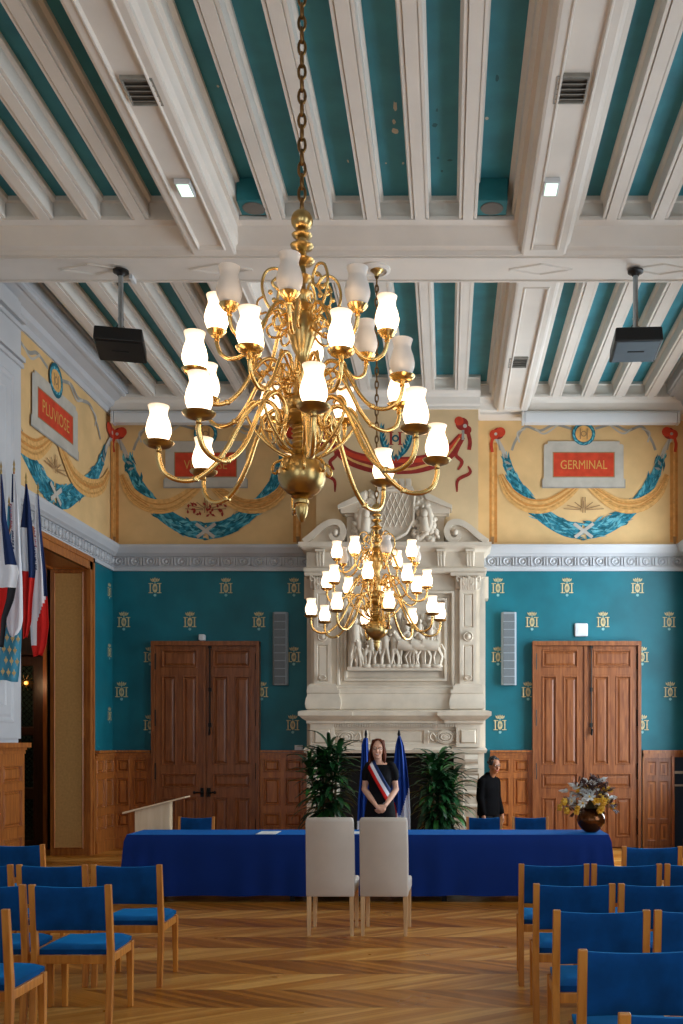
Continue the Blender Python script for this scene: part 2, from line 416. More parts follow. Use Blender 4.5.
# paint chips and stains on ceiling boards
mb = MB()
for (x, y, r1, r2, mi) in ((395, 106, .02, .05, 0), (394, 122, .02, .03, 0), (395, 131, .03, .035, 0), (403, 163, .012, .02, 0), (437, 110, .012, .02, 1), (438, 158, .02, .015, 1), (450, 160, .03, .012, 1), (487, 118, .018, .02, 0), (497, 78, .02, .03, 1), (435, 125, .03, .02, 1), (218, 86, .012, .012, 0), (284, 65, .015, .015, 1), (348, 161, .01, .02, 0), (304, 168, .012, .012, 0), (386, 163, .01, .012, 0), (442, 171, .014, .014, 1)):
    Y = (ZT-EYE)*1000/(742-y); X = (x-446.5)*Y/1000
    n = 9; vs = [(X+r1*cos(2*pi*i/n)*random.uniform(.6, 1.1), Y+r2*1.6*sin(2*pi*i/n)*random.uniform(.6, 1.1), ZT-.002) for i in range(n)]
    mb.add(vs, [tuple(range(n))], mi)
mb.build('worn_paint', [chip, cdark], ceil, label='flaked and stained patches of teal paint', recalc=False)

# ---- wall painting helpers (flat paint a millimetre proud of plaster)
class Paint:
    def __init__(s, M): s.mb = MB(); s.M = M; s.d = .002; s.mats = []
    def mi(s, m):
        if m not in s.mats: s.mats.append(m)
        return s.mats.index(m)
    def poly(s, pts, m):
        s.d += .00006
        s.mb.add([s.M(u, v, s.d) for u, v in pts], [tuple(range(len(pts)))], s.mi(m))
    def rect(s, a, b, c, d, m): s.poly([(a, c), (b, c), (b, d), (a, d)], m)
    def band(s, pts, w, m, w2=None):
        P = [Vector((p[0], p[1], 0)) for p in pts]; P = [p for p in cat_rom(P, 5)] if len(P) > 2 else P
        n = len(P); L = []; R = []
        for i, p in enumerate(P):
            t = (P[min(i+1, n-1)]-P[max(i-1, 0)]).normalized(); q = Vector((-t.y, t.x, 0))
            k = i/(n-1); ww = w[0]+(w[1]-w[0])*k if isinstance(w, tuple) else w
            if isinstance(w, tuple) and len(w) == 3: ww = w[0]*(1-k)**2+2*w[1]*k*(1-k)+w[2]*k*k
            L.append(p+q*ww/2); R.append(p-q*ww/2)
        s.d += .00006; mi = s.mi(m)
        vs = [s.M(a.x, a.y, s.d) for a in L]+[s.M(a.x, a.y, s.d) for a in R]
        s.mb.add(vs, [(i, i+1, n+i+1, n+i) for i in range(n-1)], mi)
    def ring(s, c, r0, r1, m, n=24):
        s.d += .00006; mi = s.mi(m)
        vs = [s.M(c[0]+r*cos(2*pi*k/n), c[1]+r*sin(2*pi*k/n), s.d) for r in (r0, r1) for k in range(n)]
        s.mb.add(vs, [(k, (k+1) % n, n+(k+1) % n, n+k) for k in range(n)], mi)
    def disc(s, c, r, m, n=16, ry=None):
        ry = ry or r
        s.poly([(c[0]+r*cos(2*pi*k/n), c[1]+ry*sin(2*pi*k/n)) for k in range(n)], m)
    def leaf(s, c, L, w, a, m):
        ca, sa = cos(a), sin(a)
        s.poly([(c[0]+x*ca-y*sa, c[1]+x*sa+y*ca) for x, y in ((-L/2, 0), (-L*.1, w/2), (L/2, 0), (-L*.1, -w/2))], m)
    def text(s, t, c, size, m, width):
        vs, fs = text_mesh(t, size); xs = [a for a, b in vs]; f = width/(max(xs)-min(xs)); vs = [(a*f, b) for a, b in vs]; s.d += .0002; mi = s.mi(m)
        s.mb.add([s.M(c[0]+x, c[1]+y, s.d) for x, y in vs], fs, mi)
    def build(s, name, parent, label=None):
        return s.mb.build(name, s.mats, parent, weld=False, recalc=False, label=label)
def garland(P, pts, w, seed):
    rnd = random.Random(seed)
    P.band(pts, w, mteal)
    V = [Vector((a, b, 0)) for a, b in pts]; Q = cat_rom(V, 10)
    for i in range(len(Q)-1):
        t = (Q[i+1]-Q[i]); a = math.atan2(t.y, t.x)
        k = i/(len(Q)-1); ww = w if not isinstance(w, tuple) else w[0]*(1-k)**2+2*w[1]*k*(1-k)+w[2]*k*k
        for j in range(3):
            off = rnd.uniform(-.5, .5)*ww
            c = (Q[i].x-sin(a)*off+rnd.uniform(-.03, .03), Q[i].y+cos(a)*off+rnd.uniform(-.03, .03))
            P.leaf(c, rnd.uniform(.12, .24), rnd.uniform(.02, .05), a+rnd.uniform(-.5, .5), rnd.choice([mteal, mteal2, mteal3, mteal3, mteal2]))
def drape(P, pts, w, seed):
    P.band(pts, w, mgold2)
    rnd = random.Random(seed)
    V = [Vector((a, b, 0)) for a, b in pts]; Q = cat_rom(V, 8); n = len(Q)
    for j in range(8):
        off = rnd.uniform(-.42, .42)
        line = []
        for i in range(n):
            k = i/(n-1); ww = w[0]*(1-k)**2+2*w[1]*k*(1-k)+w[2]*k*k
            t = (Q[min(i+1, n-1)]-Q[max(i-1, 0)]).normalized()
            line.append((Q[i].x-t.y*off*ww, Q[i].y+t.x*off*ww))
        P.band(line[::4]+[line[-1]], (.012, .05, .008), rnd.choice([mgold, mgold, mgold2, mor]))
def mural(P, U, V, word, seed, rays=mbrown, flowers=False):
    """U,V map the layout of the panel (in pixels of a 186 x 126 layout, origin at centre top) to wall coordinates"""
    q = lambda x, y: (U(x), V(y))
    k = abs(U(1)-U(0))
    P.poly([q(-93, 0), q(93, 0), q(93, 128), q(-93, 128)], yellow)
    for s in (-1, 1):
        P.poly([q(s*97, 22), q(s*89, 22), q(s*89, 124), q(s*97, 124)], mor)
        P.poly([q(s*94.5, 22), q(s*92, 22), q(s*92, 124), q(s*94.5, 124)], mgold2)
        P.poly([q(s*96, 118), q(s*92, 118), q(s*93, 128), q(s*95, 128)], mbrown)
        # grey branches at the top
        P.band([q(s*12, 8), q(s*30, 4), q(s*45, 10), q(s*60, 6), q(s*70, 20), q(s*74, 30)], k*2.6, mgrey2)
        P.band([q(s*25, 3), q(s*40, 13), q(s*50, 8)], k*1.8, mgrey)
        P.band([q(s*60, 8), q(s*68, 12), q(s*66, 22)], k*1.6, mgrey)
        # teal garland and gold drape
        garland(P, [q(s*80, 36), q(s*74, 55), q(s*60, 78), q(s*42, 96), q(s*20, 109), q(s*2, 112.5)], (k*6, k*16, k*17), seed+s)
        drape(P, [q(s*86, 55), q(s*76, 74), q(s*58, 86), q(s*36, 86), q(s*16, 74), q(s*3, 63)], (k*6, k*24, k*5), seed+7*s)
        P.band([q(s*86, 55), q(s*76, 74), q(s*58, 87)], k*1.2, mor)
        # ribbon rosette
        P.band([q(s*91, 16), q(s*84, 28), q(s*80, 38)], k*4, mgrey)
        P.band([q(s*89, 16), q(s*86, 30)], k*1.5, mgrey2)
        P.disc(q(s*88, 13), k*6, mred2); P.disc(q(s*85.5, 11.5), k*5, mred); P.disc(q(s*92, 14), k*5, mred)
        P.disc(q(s*90.5, 13.5), k*1.6, mgrey)
        P.band([q(s*93, 16), q(s*95, 24), q(s*94, 32)], k*3, mred)
        for j in range(5): P.leaf(q(s*(80-j*1.0), 37+j*3), k*8, k*3, 1.2*s+j*.4, mteal3 if j % 2 else mgrey2)
    # crossing ribbon
    P.band([q(-10, 105), q(9, 119)], k*3.4, mgrey); P.band([q(10, 105), q(-9, 119)], k*3.4, mgrey)
    P.leaf(q(0, 121), k*7, k*2.5, 0, mteal3)
    for j, a in enumerate((-70, -50, -25, 0, 25, 50, 70)):
        a = math.radians(a); P.band([q(0+3*sin(a), 92-3*cos(a)), q(22*sin(a), 94-12*cos(a))], k*.9, rays)
    P.band([q(-1, 78), q(-1, 94)], k*1, rays); P.band([q(1.5, 78), q(1.5, 94)], k*1, rays)
    if flowers:
        rr = random.Random(4)
        for j in range(26): P.leaf(q(rr.uniform(-20, 20), rr.uniform(84, 98)), k*5, k*2.5, rr.uniform(0, 6), mred2)
    # plaque
    for a in ((-40, 40, 24, 66), (-37, 37, 21, 69)): P.poly([q(a[0], a[2]), q(a[1], a[2]), q(a[1], a[3]), q(a[0], a[3])], mgrey)
    P.poly([q(-43, 60), q(43, 60), q(43, 69), q(-43, 69)], mgrey2); P.poly([q(-42, 59), q(42, 59), q(42, 67.5), q(-42, 67.5)], mgrey)
    P.poly([q(-41, 25), q(41, 25), q(41, 60), q(-41, 60)], mgrey)
    P.poly([q(-32, 32), q(32, 32), q(32, 58), q(-32, 58)], mbrown); P.poly([q(-31, 33), q(31, 33), q(31, 57), q(-31, 57)], mred)
    P.text(word, q(0, 45.5), k*13, mtext, k*(48 if len(word) > 7 else 44))
    # wreath
    P.disc(q(0, 13.5), k*11, mgold2); P.ring(q(0, 13.5), k*8.5, k*12, mteal3)
    for j in range(26): a = 2*pi*j/26; P.leaf(q(10.2*cos(a), 13.5+10.2*sin(a)), k*5, k*2, -a+1.9, mteal if j % 2 else mteal2)
    P.band([q(-3.5, 8), q(-3.5, 19)], k*1.2, mbrown); P.band([q(3.5, 8), q(3.5, 19)], k*1.2, mbrown); P.ring(q(0, 13.5), k*2, k*3, mbrown)
def emblem(P, x, z, s=1.0):
    """crowned monogram stencil, about .17 x .32"""
    for j in (-2, -1, 0, 1, 2):
        P.leaf((x+j*.028*s, z+.125*s-abs(j)*.006*s), .05*s, .026*s, pi/2-j*.3, egold)
    P.rect(x-.05*s, x+.05*s, z+.086*s, z+.1*s, egold)
    for q in (-1, 1):
        P.rect(x+q*.07*s-.009*s, x+q*.07*s+.009*s, z-.085*s, z+.06*s, egold)
        P.rect(x+q*.062*s-.034*s, x+q*.062*s+.034*s, z+.05*s, z+.062*s, egold); P.rect(x+q*.062*s-.034*s, x+q*.062*s+.034*s, z-.087*s, z-.075*s, egold)
    n = 14
    P.d += .00006; mi = P.mi(egold)
    vs = [P.M(x+r*s*.62*cos(2*pi*k/n), z-.012*s+r*s*1.15*sin(2*pi*k/n), P.d) for r in (.03, .06) for k in range(n)]
    P.mb.add(vs, [(k, (k+1) % n, n+(k+1) % n, n+k) for k in range(n)], mi)
    P.rect(x-.005*s, x+.005*s, z-.05*s, z+.03*s, egold)
    P.disc((x, z-.118*s), .022*s, epale, 8); P.rect(x-.008*s, x+.008*s, z+.062*s, z+.084*s, epale)

# ---- back wall
ZC0, ZC1 = pz(570, YB), pz(546, YB)    # mid cornice
mb = MB()
mb.box(XL-.3, XR+.3, YB, YB+.25, 0, ZC1, 0)
mb.box(XL-.3, XR+.3, YB, YB+.25, ZC1, ZT, 1)
wb = struct(mb, 'wall_back', [teal, yellow])
P = Paint(MBack(YB))
for y, xs in ((587, (155, 226, 294, 498, 567, 637.5)), (621, (124, 190, 259, 532, 603, 669)), (656, (150.5, 222, 294, 498, 642)), (691, (122, 262, 528, 670)), (724, (150.5, 293, 500, 642)), (554+5, ())):
    for x in xs: emblem(P, px(x, YB), pz(y+.3, YB), 1.06)
P.build('crowned_monogram_stencils', wb, 'gold crowned monograms stencilled on the teal paint')
P = Paint(MBack(YB)); mural(P, lambda x: px(206+x*.98, YB), lambda y: pz(421+y*.98, YB), 'VENTOSE', 3, flowers=True)
P.build('painted_mural', wb, 'painted panel with red plaque and teal garland, left of the chimney breast')
P = Paint(MBack(YB)); mural(P, lambda x: px(583.5+x*.97, YB), lambda y: pz(421+y*.98, YB), 'GERMINAL', 5)
P.build('painted_mural', wb, 'painted panel with red plaque and teal garland, right of the chimney breast')
# picture-rail cornice, back and left
def cornice(mb, f, a, b, d=.001):
    z0, z1 = ZC0, ZC1; h = z1-z0
    pr = [(0, z0-.02), (.035, z0-.02), (.035, z0+.04), (.05, z0+.045), (.05, z0+.05), (.022, z0+.052), (.022, z0+.205), (.06, z0+.208), (.075, z0+.225), (.11, z0+.25), (.12, z0+.27), (.155, z0+.33), (.16, z1-.01), (.155, z1), (0, z1)]
    mb.prism(pr, lambda u, v, dd: f(u, v, dd), a, b)
    L = abs(b-a); n = max(1, int(L/.235)); st = L/n
    for i in range(n):
        c = a+(i+.5)*st*(1 if b > a else -1)
        def T(du, dv, dd): return f(dd, z0+.13+dv, c+du)
        m = 12
        for r0, r1, d0, d1 in ((.068, .058, .022, .056), (.058, .036, .056, .03), (.034, .0, .03, .06)):
            vs = [T(r*cos(2*pi*k/m), r*sin(2*pi*k/m), dd) for r, dd in ((r0, d0), (r1, d1)) for k in range(m)]
            mb.add(vs, [(k, (k+1) % m, m+(k+1) % m, m+k) for k in range(m)])
        for o in (-.102, .102):
            vs = [T(o+a2, b2, .055) for a2, b2 in ((-.011, -.06), (.011, -.06), (.011, .06), (-.011, .06))]
            vs2 = [T(o+a2*1.4, b2*1.1, .021) for a2, b2 in ((-.011, -.06), (.011, -.06), (.011, .06), (-.011, .06))]
            mb.add(vs+vs2, [(0, 1, 2, 3)]+[(k, (k+1) % 4, (k+1) % 4+4, k+4) for k in range(4)])
mb = MB()
cornice(mb, lambda d, v, u: (u, YB-d, v), XL, XC-1.35)
cornice(mb, lambda d, v, u: (u, YB-d, v), XC+1.35, XR)
struct(mb, 'trim_4', whitew)
# chimney breast
mb = MB(); mb.box(XC-1.25, XC+1.25, 15.42, YB+.02, 4.4, ZM+.02)
breast = struct(mb, 'wall_chimney', ycream)
P = Paint(MBack(15.42)); Yb = 15.42
q = lambda x, y: (px(x, Yb), pz(y, Yb)); mid = 396
for s in (-1, 1):
    f = lambda x, y: q(mid+s*x, y)
    P.band([f(66, 436), f(50, 455), f(25, 464), f(0, 466)], (.12, .3, .26), mred2)
    P.band([f(66, 434), f(50, 452), f(25, 460), f(0, 461)], (.03, .1, .05), mred)
    P.band([f(64, 438), f(48, 458), f(20, 468), f(0, 470)], (.02, .05, .03), mgold2)
    P.disc(f(66, 424), .1, mred2); P.disc(f(63, 421), .07, mred); P.disc(f(71, 430), .07, mred2); P.disc(f(69, 426), .03, mgrey)
    P.band([f(72, 432), f(74, 442), f(73, 450)], .06, mred2)
    P.band([f(67, 430), f(67, 440)], .04, mgrey2)
    P.band([f(64, 446), f(60, 455), f(66, 462), f(62, 470)], (.02, .09, .03), mred2)
    P.band([f(72, 466), f(74, 473), f(62, 480), f(61, 492)], (.02, .09, .02), mred2)
    P.band([f(1, 459), f(10, 451), f(15, 440), f(14, 428)], .035, mteal3)
    for j in range(9):
        t = j/8; c = f(3+12*sin(t*1.7), 457-30*t); P.leaf(c, .14, .045, (1.1+t*.5) if s > 0 else (2.0-t*.5), mteal if j % 2 else mteal2)
        P.leaf((c[0]-s*.03, c[1]), .12, .04, (1.9 if s > 0 else 1.2), mteal3)
P.band([q(391, 433), q(391, 444)], .035, mred2); P.band([q(400, 433), q(400, 444)], .035, mred2); P.ring(q(395.5, 438.5), .03, .055, mteal3)
for x0 in (389, 398): P.rect(q(x0, 0)[0], q(x0+4.5, 0)[0], q(0, 445)[1], q(0, 444)[1], mred2); P.rect(q(x0, 0)[0], q(x0+4.5, 0)[0], q(0, 433)[1], q(0, 432)[1], mred2)
P.build('painted_mural', breast, 'painted laurel wreath and dark red swag on cream ground')

# ---- wainscot
def wains(mb, M, u0, u1, cols, top=1.55, zb=.0):
    """cols: list of (a,b)"""
    rects = []
    for a, b in cols:
        rects += [(a, b, .33, .56), (a, b, .67, 1.12), (a, b, 1.2, 1.41)]
    pface(mb, M, u0, u1, .18, top-.08, rects, [(.005, .008), (.016, .008), (.025, -.026), (.038, -.026), (.058, -.004)])
    # rails
    def bx(z0, z1, d):
        mb.add([M(u0, z0, -.04), M(u1, z0, -.04), M(u1, z0, d), M(u0, z0, d), M(u0, z1, -.04), M(u1, z1, -.04), M(u1, z1, d), M(u0, z1, d)],
               [(0,3,2,1),(4,5,6,7),(0,1,5,4),(1,2,6,5),(2,3,7,6),(3,0,4,7)])
    bx(top-.12, top-.09, .014); bx(top-.075, top-.045, .03); bx(top-.035, top, .06); bx(top-.09, top-.04, .012); bx(0, .16, .025); bx(.16, .19, .012); 
mb = MB()
W = .04
def cols(a, b, n, g=.07):
    w = (b-a-g*(n+1))/n
    return [(a+g+i*(w+g), a+g+i*(w+g)+w) for i in range(n)]
M = MBack(YB-W)
xl1 = px(152, YB); wains(mb, M, XL, xl1, cols(XL, xl1, 2))
a, b = px(259, YB), XC-1.45; wains(mb, M, a, b, cols(a, b, 2))
a, b = XC+1.45, px(533, YB); wains(mb, M, a, b, cols(a, b, 2))
# above the small door the rail goes on
M0 = M; a, b = px(642, YB), XR
mb.box(a, b, YB-.09, YB, 1.5, 1.55); mb.box(a, b, YB-.06, YB, 1.44, 1.5); mb.box(a, px(643.5, YB), YB-.06, YB, 0, 1.5)
struct(mb, 'trim_5', woodw, smooth=False)
# ---- left wall: thick wall with opening Y 12.9..15.1
TH = .56
oy0, oy1, oz = 12.15, 14.82, pz(568, 14.8)
mb = MB()
def wallL(y0, y1, z0, z1, m): mb.box(XL-TH, XL, y0, y1, z0, z1, m)
wallL(oy1, YB+.3, 0, ZC1, 0); wallL(oy1, YB+.3, ZC1, ZT, 1)
wallL(oy0, oy1, oz, ZC1, 0); wallL(oy0, oy1, ZC1, ZT, 1)
wallL(YF, oy0, 0, ZC1, 2); wallL(YF, oy0, ZC1, ZT, 1)
wl = struct(mb, 'wall_left', [teal, yellow, whitew])
P = Paint(MLeft(XL))
# the same panel design, running along the side wall
ym = 14.02
mural(P, lambda x: 13.52+math.copysign(min(abs(x), 45)*.0192+max(0, abs(x)-45)*.031, x), lambda y: pz(421+y*.98, YB), 'PLUVIOSE', 9)
P.build('painted_mural', wl, 'painted panel with red plaque and teal garland on the side wall')
P = Paint(MLeft(XL))
for z in (4.05, 3.1, 2.1): emblem(P, 15.72, z, .9)
P.build('crowned_monogram_stencils', wl, 'gold crowned monograms stencilled on the teal paint')
mb = MB(); cornice(mb, lambda d, v, u: (XL+d, u, v), 11.8, YB)
struct(mb, 'trim_6', whitew)
mb = MB(); M = MLeft(XL+W); wains(mb, M, 14.98, YB-.02, cols(14.98, YB-.02, 2)); struct(mb, 'trim_7', woodw)
# opening casing (far side, head) and reveals
mb = MB()
for d, w0, w1 in ((.025, .004, .166), (.04, .12, .17), (.035, 0, .03)):
    mb.box(XL-.02, XL+d, oy1-.0+w0-.034, oy1+w1-.02, 0, oz+w1)
    mb.box(XL, XL+d, oy0-w1, oy0-w0, 0, oz+w1)
    mb.box(XL, XL+d, oy0-w1, oy1+w1-.02, oz+w0-.02, oz+w1)
struct(mb, 'trim_8', woodc)
mb = MB()
pface(mb, lambda u, v, d: (u, oy1-.03-d, v), XL-TH, XL, 0, oz, [(XL-TH+.05, XL-.07, .1, oz-.06)], [(.01, .01), (.02, -.01)], 0, cmat=1)
pface(mb, lambda u, v, d: (u, v, oz-.03-d), XL-TH, XL, oy0, oy1, [(XL-TH+.06, XL-.06, oy0+.1, oy1-.1)], [(.02, -.015)], 0)
mb.box(XL-TH, XL, oy0, oy0+.03, 0, oz)
struct(mb, 'trim_9', [woodc, tan])
# white fluted pilaster pier nearer the camera, on a wainscot plinth
mb = MB(); XP = -5.09
mb.box(XL, XP-.03, 10.2, 11.96, 0, ZT-.3)
pface(mb, MLeft(XP), 10.2, 11.96, 1.72, ZT-.35, [(10.35, 11.78, 1.9, 3.7), (10.35, 11.78, 3.85, 6.0)], [(.02, .008), (.05, -.015), (.07, -.015), (.1, -.004), (.2, -.004), (.22, -.016)], edge=.05)
for z, d in ((6.15, .03), (6.22, .05), (6.6, .03), (6.68, .06)): mb.box(XP-.03, XP+d, 10.15, 11.98, z, z+.05)
struct(mb, 'wall_pier', whitew)
mb = MB(); M = MLeft(XP+.03)
wains(mb, M, 10.2, 11.99, cols(10.2, 11.99, 3), top=1.66)
mb.box(XL, XP+.028, 11.965, 11.995, 0, 1.61); mb.box(XL, XP+.105, 10.19, 12.01, 1.615, 1.672)
struct(mb, 'trim_10', woodw)
# ---- hall beyond the opening
HY = 15.7
mb = MB(); mb.box(-9.2, XL-TH, HY, HY+.2, 0, ZT, 0); mb.box(-9.2, -9.0, 11, HY, 0, ZT, 0); mb.box(-9.2, XL-TH, 11, 11.2, 0, ZT, 0)
mb.box(px(52.5, HY), px(59.5, HY)+.3, HY-.02, HY, 0, 5, 1)
hall = struct(mb, 'wall_hall', [woodd, teal])
mb = MB()
mb.box(px(45.5, HY), px(49.5, HY), HY-.1, HY, 0, 5); struct(mb, 'trim_11', woodw)
def door_leaf(name, M, u0, u1, v0, v1, rects, mats, parent, rings=RAISED, label=None, cm=None):
    mb = MB(); pface(mb, M, u0, u1, v0, v1, rects, rings, 0, edge=.05, cmat=cm)
    return mb.build(name, mats, parent, label=label)
a, b = px(17.5, HY), px(43.5, HY)
d3 = MB(); d3.box(a-.1, b+.1, HY-.07, HY, pz(655, HY), pz(651, HY)); d3.box(b, b+.1, HY-.07, HY, 0, pz(655, HY)); d3.box(a-.1, a, HY-.07, HY, 0, pz(655, HY))
d3 = struct(d3, 'door_3', woodd)
zt = pz(657, HY)
door_leaf('door_leaf', MBack(HY-.04), a, b, 0.01, zt, [(a+.05, b-.14, 1.9, zt-.12), (a+.05, b-.14, .95, 1.8), (a+.05, b-.14, .12, .8)], [woodd, lattm], d3, [(.02, -.02)], cm=1)
# ---- the two big double doors of the back wall
def big_door(n, xa, xb, lk):
    Y = YB-.02; zt = pz(642.5, YB-.1)
    mb = MB(); A, B = px(xa, YB-.1), px(xb, YB-.1)
    mb.box(A, A+.05, Y-.11, YB, 0, zt); mb.box(B-.05, B, Y-.11, YB, 0, zt); mb.box(A, B, Y-.12, YB, zt-.05, zt+.02)
    mb.box(A+.05, B-.05, Y-.03, YB, 0, zt-.05)
    d = struct(mb, 'door_%d' % n, doorw)
    mid = (A+B)/2+.02; out = []
    Z = lambda y: pz(y, YB)
    for (u0, u1, side) in ((A+.055, mid-.03, 0), (mid-.01, B-.055, 1)):
        w = u1-u0
        pa, pb = u0+.095, u1-.095
        if side == 0: pb -= .03
        pm = (pa+pb)/2
        rects = [(pa, pb, Z(668), Z(650)), (pa, pm-.05, Z(765), Z(676)), (pm+.05, pb, Z(765), Z(676)), (pa, pb, Z(788), Z(773)), (pa, pm-.05, Z(837), Z(797)), (pm+.05, pb, Z(837), Z(797))]
        lf = door_leaf('door_leaf', MBack(Y-.06), u0, u1, .02, zt-.055, rects, [doorw], d)
        hb = MB()
        for yy in (662, 718, 771, 826):
            hx_ = u0 if side == 0 else u1
            hb.tube([(hx_, Y-.075, Z(yy+8)), (hx_, Y-.075, Z(yy-8))], .014, 8)
        hb.build('hinge', iron, lf, smooth=True)
    # cover strip on the left leaf and bolt on the right
    mb = MB(); mb.box(mid-.06, mid-.015, Y-.085, Y-.05, .02, zt-.06); mb.build('cover_strip', doorw, d)
    mb = MB(); xx = mid+.05
    mb.tube([(xx, Y-.09, Z(733)), (xx, Y-.09, Z(645))], .012, 8)
    for yy in (647, 690, 725): mb.box(xx-.022, xx+.022, Y-.10, Y-.055, Z(yy+2), Z(yy-2))
    mb.tube([(xx, Y-.09, Z(733)), (xx, Y-.13, Z(735)), (xx+.01, Y-.14, Z(729))], .015, 8)
    mb.build('espagnolette_bolt', iron, d, smooth=True, label='black iron bolt rod')
    for s in (-1, 1):
        mb = MB(); hz = pz(792, YB); hx0 = mid-.02+s*.05
        mb.box(hx0-.025, hx0+.025, Y-.1, Y-.05, hz-.07, hz+.07)
        mb.tube([(hx0, Y-.1, hz), (hx0, Y-.15, hz), (hx0+s*.1, Y-.15, hz)], .014, 8)
        mb.ell((hx0+s*.11, Y-.15, hz), .025, 8, 6)
        mb.build('door_handle', iron, d, smooth=True)
big_door(1, 151.5, 259.5, 0); big_door(2, 532.5, 641, 1)
# small wainscot door at far right, standing beside an open cupboard recess
Z = lambda y: pz(y, YB)
a, b = px(644, YB), px(670, YB)
mb = MB(); mb.box(b+.01, b+.05, YB-.1, YB, 0, 1.44); mb.box(a-.02, b+.02, YB-.05, YB, 0, 1.44)
d4 = struct(mb, 'door_4', woodw)
pm = (a+b)/2
door_leaf('door_leaf', MBack(YB-.06), a, b, .03, 1.43, [(a+.04, pm-.03, 1.14, 1.37), (pm+.03, b-.04, 1.14, 1.37), (a+.04, pm-.03, .46, 1.06), (pm+.03, b-.04, .46, 1.06), (a+.04, pm-.03, .12, .4), (pm+.03, b-.04, .12, .4)], [doorw], d4, [(.01, -.003), (.025, -.018), (.035, -.018), (.055, -.005)])
mb = MB(); xx = b+.055
mb.box(xx, XR, YB-.03, YB-.01, .0, 1.44, 0)
mb.box(xx, XR, YB-.028, YB-.025, 1.0, 1.2, 1)
mb.box(xx, XR, YB-.09, YB-.02, 1.18, 1.22, 2); mb.box(xx, XR, YB-.09, YB-.02, .98, 1.01, 2)
struct(mb, 'trim_12', [simple('niche_navy', '#102c44', .6), teal, mgrey])
# ---- right wall with tall windows, and the wall behind the camera
WZ0, WZ1 = .9, 5.4
wins = [(12.5, 15.0), (6.6, 9.4), (0.6, 3.6)]
mb = MB(); ys = [YF]+[y for w in wins for y in w][:0]
edges = sorted(wins); prev = YF-.3
for w0, w1 in edges:
    mb.box(XR, XR+.4, prev, w0, 0, ZC1, 1); mb.box(XR, XR+.4, prev, w0, ZC1, ZT, 0); mb.box(XR, XR+.4, w0, w1, 0, WZ0, 1); mb.box(XR, XR+.4, w0, w1, WZ1, ZT, 0); prev = w1
mb.box(XR, XR+.4, prev, YB+.3, 0, ZC1, 1); mb.box(XR, XR+.4, prev, YB+.3, ZC1, ZT, 0)
struct(mb, 'wall_right', [yellow, teal])
mb = MB(); mw = MB(); prev = YF
for w0, w1 in edges+[(YB-.1, 0)]:
    a_, b_ = prev+.06, w0-.06; prev = w1
    if b_-a_ > .5:
        cornice(mb, lambda d, v, u: (XR-d, u, v), a_, b_)
        wains(mw, lambda u, v, d: (XR-.04-d, u, v), a_, b_, cols(a_, b_, max(1, round((b_-a_)/.6))))
struct(mb, 'trim_13', whitew); struct(mw, 'trim_14', woodw)
wi = 0
def window(M, u0, u1):
    global wi; wi += 1
    mb = MB(); t = .07
    def bb(m, a, b, c, d, e0, e1):
        vs = [M(u, v, e) for e in (e0, e1) for u, v in ((a, c), (b, c), (b, d), (a, d))]
        m.add(vs, [(0,3,2,1),(4,5,6,7),(0,1,5,4),(1,2,6,5),(2,3,7,6),(3,0,4,7)])
    bb(mb, u0, u0+t, WZ0, WZ1, -.2, -.1); bb(mb, u1-t, u1, WZ0, WZ1, -.2, -.1); bb(mb, u0, u1, WZ0, WZ0+t, -.2, -.1); bb(mb, u0, u1, WZ1-t, WZ1, -.2, -.1)
    o = struct(mb, 'window_%d' % wi, white)
    mb = MB(); um = (u0+u1)/2
    bb(mb, um-.05, um+.05, WZ0, WZ1, -.19, -.11)
    for z in (2.0, 3.1, 4.2): bb(mb, u0+t, u1-t, z-.025, z+.025, -.18, -.12)
    mb.build('glazing_bar', white, o)
    mb = MB(); bb(mb, u0+t, u1-t, WZ0+t, WZ1-t, -.152, -.148); mb.build('pane', glassm, o)
    mb = MB(); bb(mb, u0-.05, u1+.05, WZ0-.05, WZ0, -.1, .06); mb.build('window_sill', white, o)
for w0, w1 in wins: window(lambda u, v, d: (XR-d, u, v), w0, w1)
fill_wins = [(-4.2, -2.0), (.4, 2.6)]  # front windows added behind the camera to bring in fill light
mb = MB(); prev = XL-TH
for w0, w1 in fill_wins:
    mb.box(prev, w0, YF-.3, YF, 0, ZT); mb.box(w0, w1, YF-.3, YF, 0, WZ0); mb.box(w0, w1, YF-.3, YF, WZ1, ZT); prev = w1
mb.box(prev, XR+.4, YF-.3, YF, 0, ZT)
struct(mb, 'wall_front', [white])
for w0, w1 in fill_wins: window(lambda u, v, d: (u, YF+d, v), w0, w1)
# ================================================================ fireplace
YFP = 15.3                      # plane of the chimney piece front
FX = px(395.5, YFP)
fz = lambda y: pz(y, YFP)
fu = lambda x: px(x, YFP)
def hw(x): return fu(x)-FX
fire = empty('fireplace', (0, 0, 0))
tag(fire, 'tall carved cream stone fireplace with a battle relief and broken pediment on the back wall', 'fireplace')
MF = lambda u, v, d: (u, YFP-d, v)
def prof_box(mb, xa, xb, prof, yback, wrap=True):
    """prof: list of (d, z) bottom to top; d is projection in front of YFP; the returns wrap round both ends"""
    n = len(prof)
    vs = []
    for d, z in prof:
        e = d if wrap else 0
        vs += [(xa-e, yback, z), (xa-e, YFP-d, z), (xb+e, YFP-d, z), (xb+e, yback, z)]
    fs = []
    for i in range(n-1):
        for k in range(3): a = i*4+k; fs.append((a, a+1, a+5, a+4))
    fs.append((0, 3, 2, 1)); k = (n-1)*4; fs.append((k, k+1, k+2, k+3))
    for i in range(n-1): fs.append((i*4, i*4+4, i*4+7, i*4+3))
    mb.add(vs, fs)
YBK = YB-.0
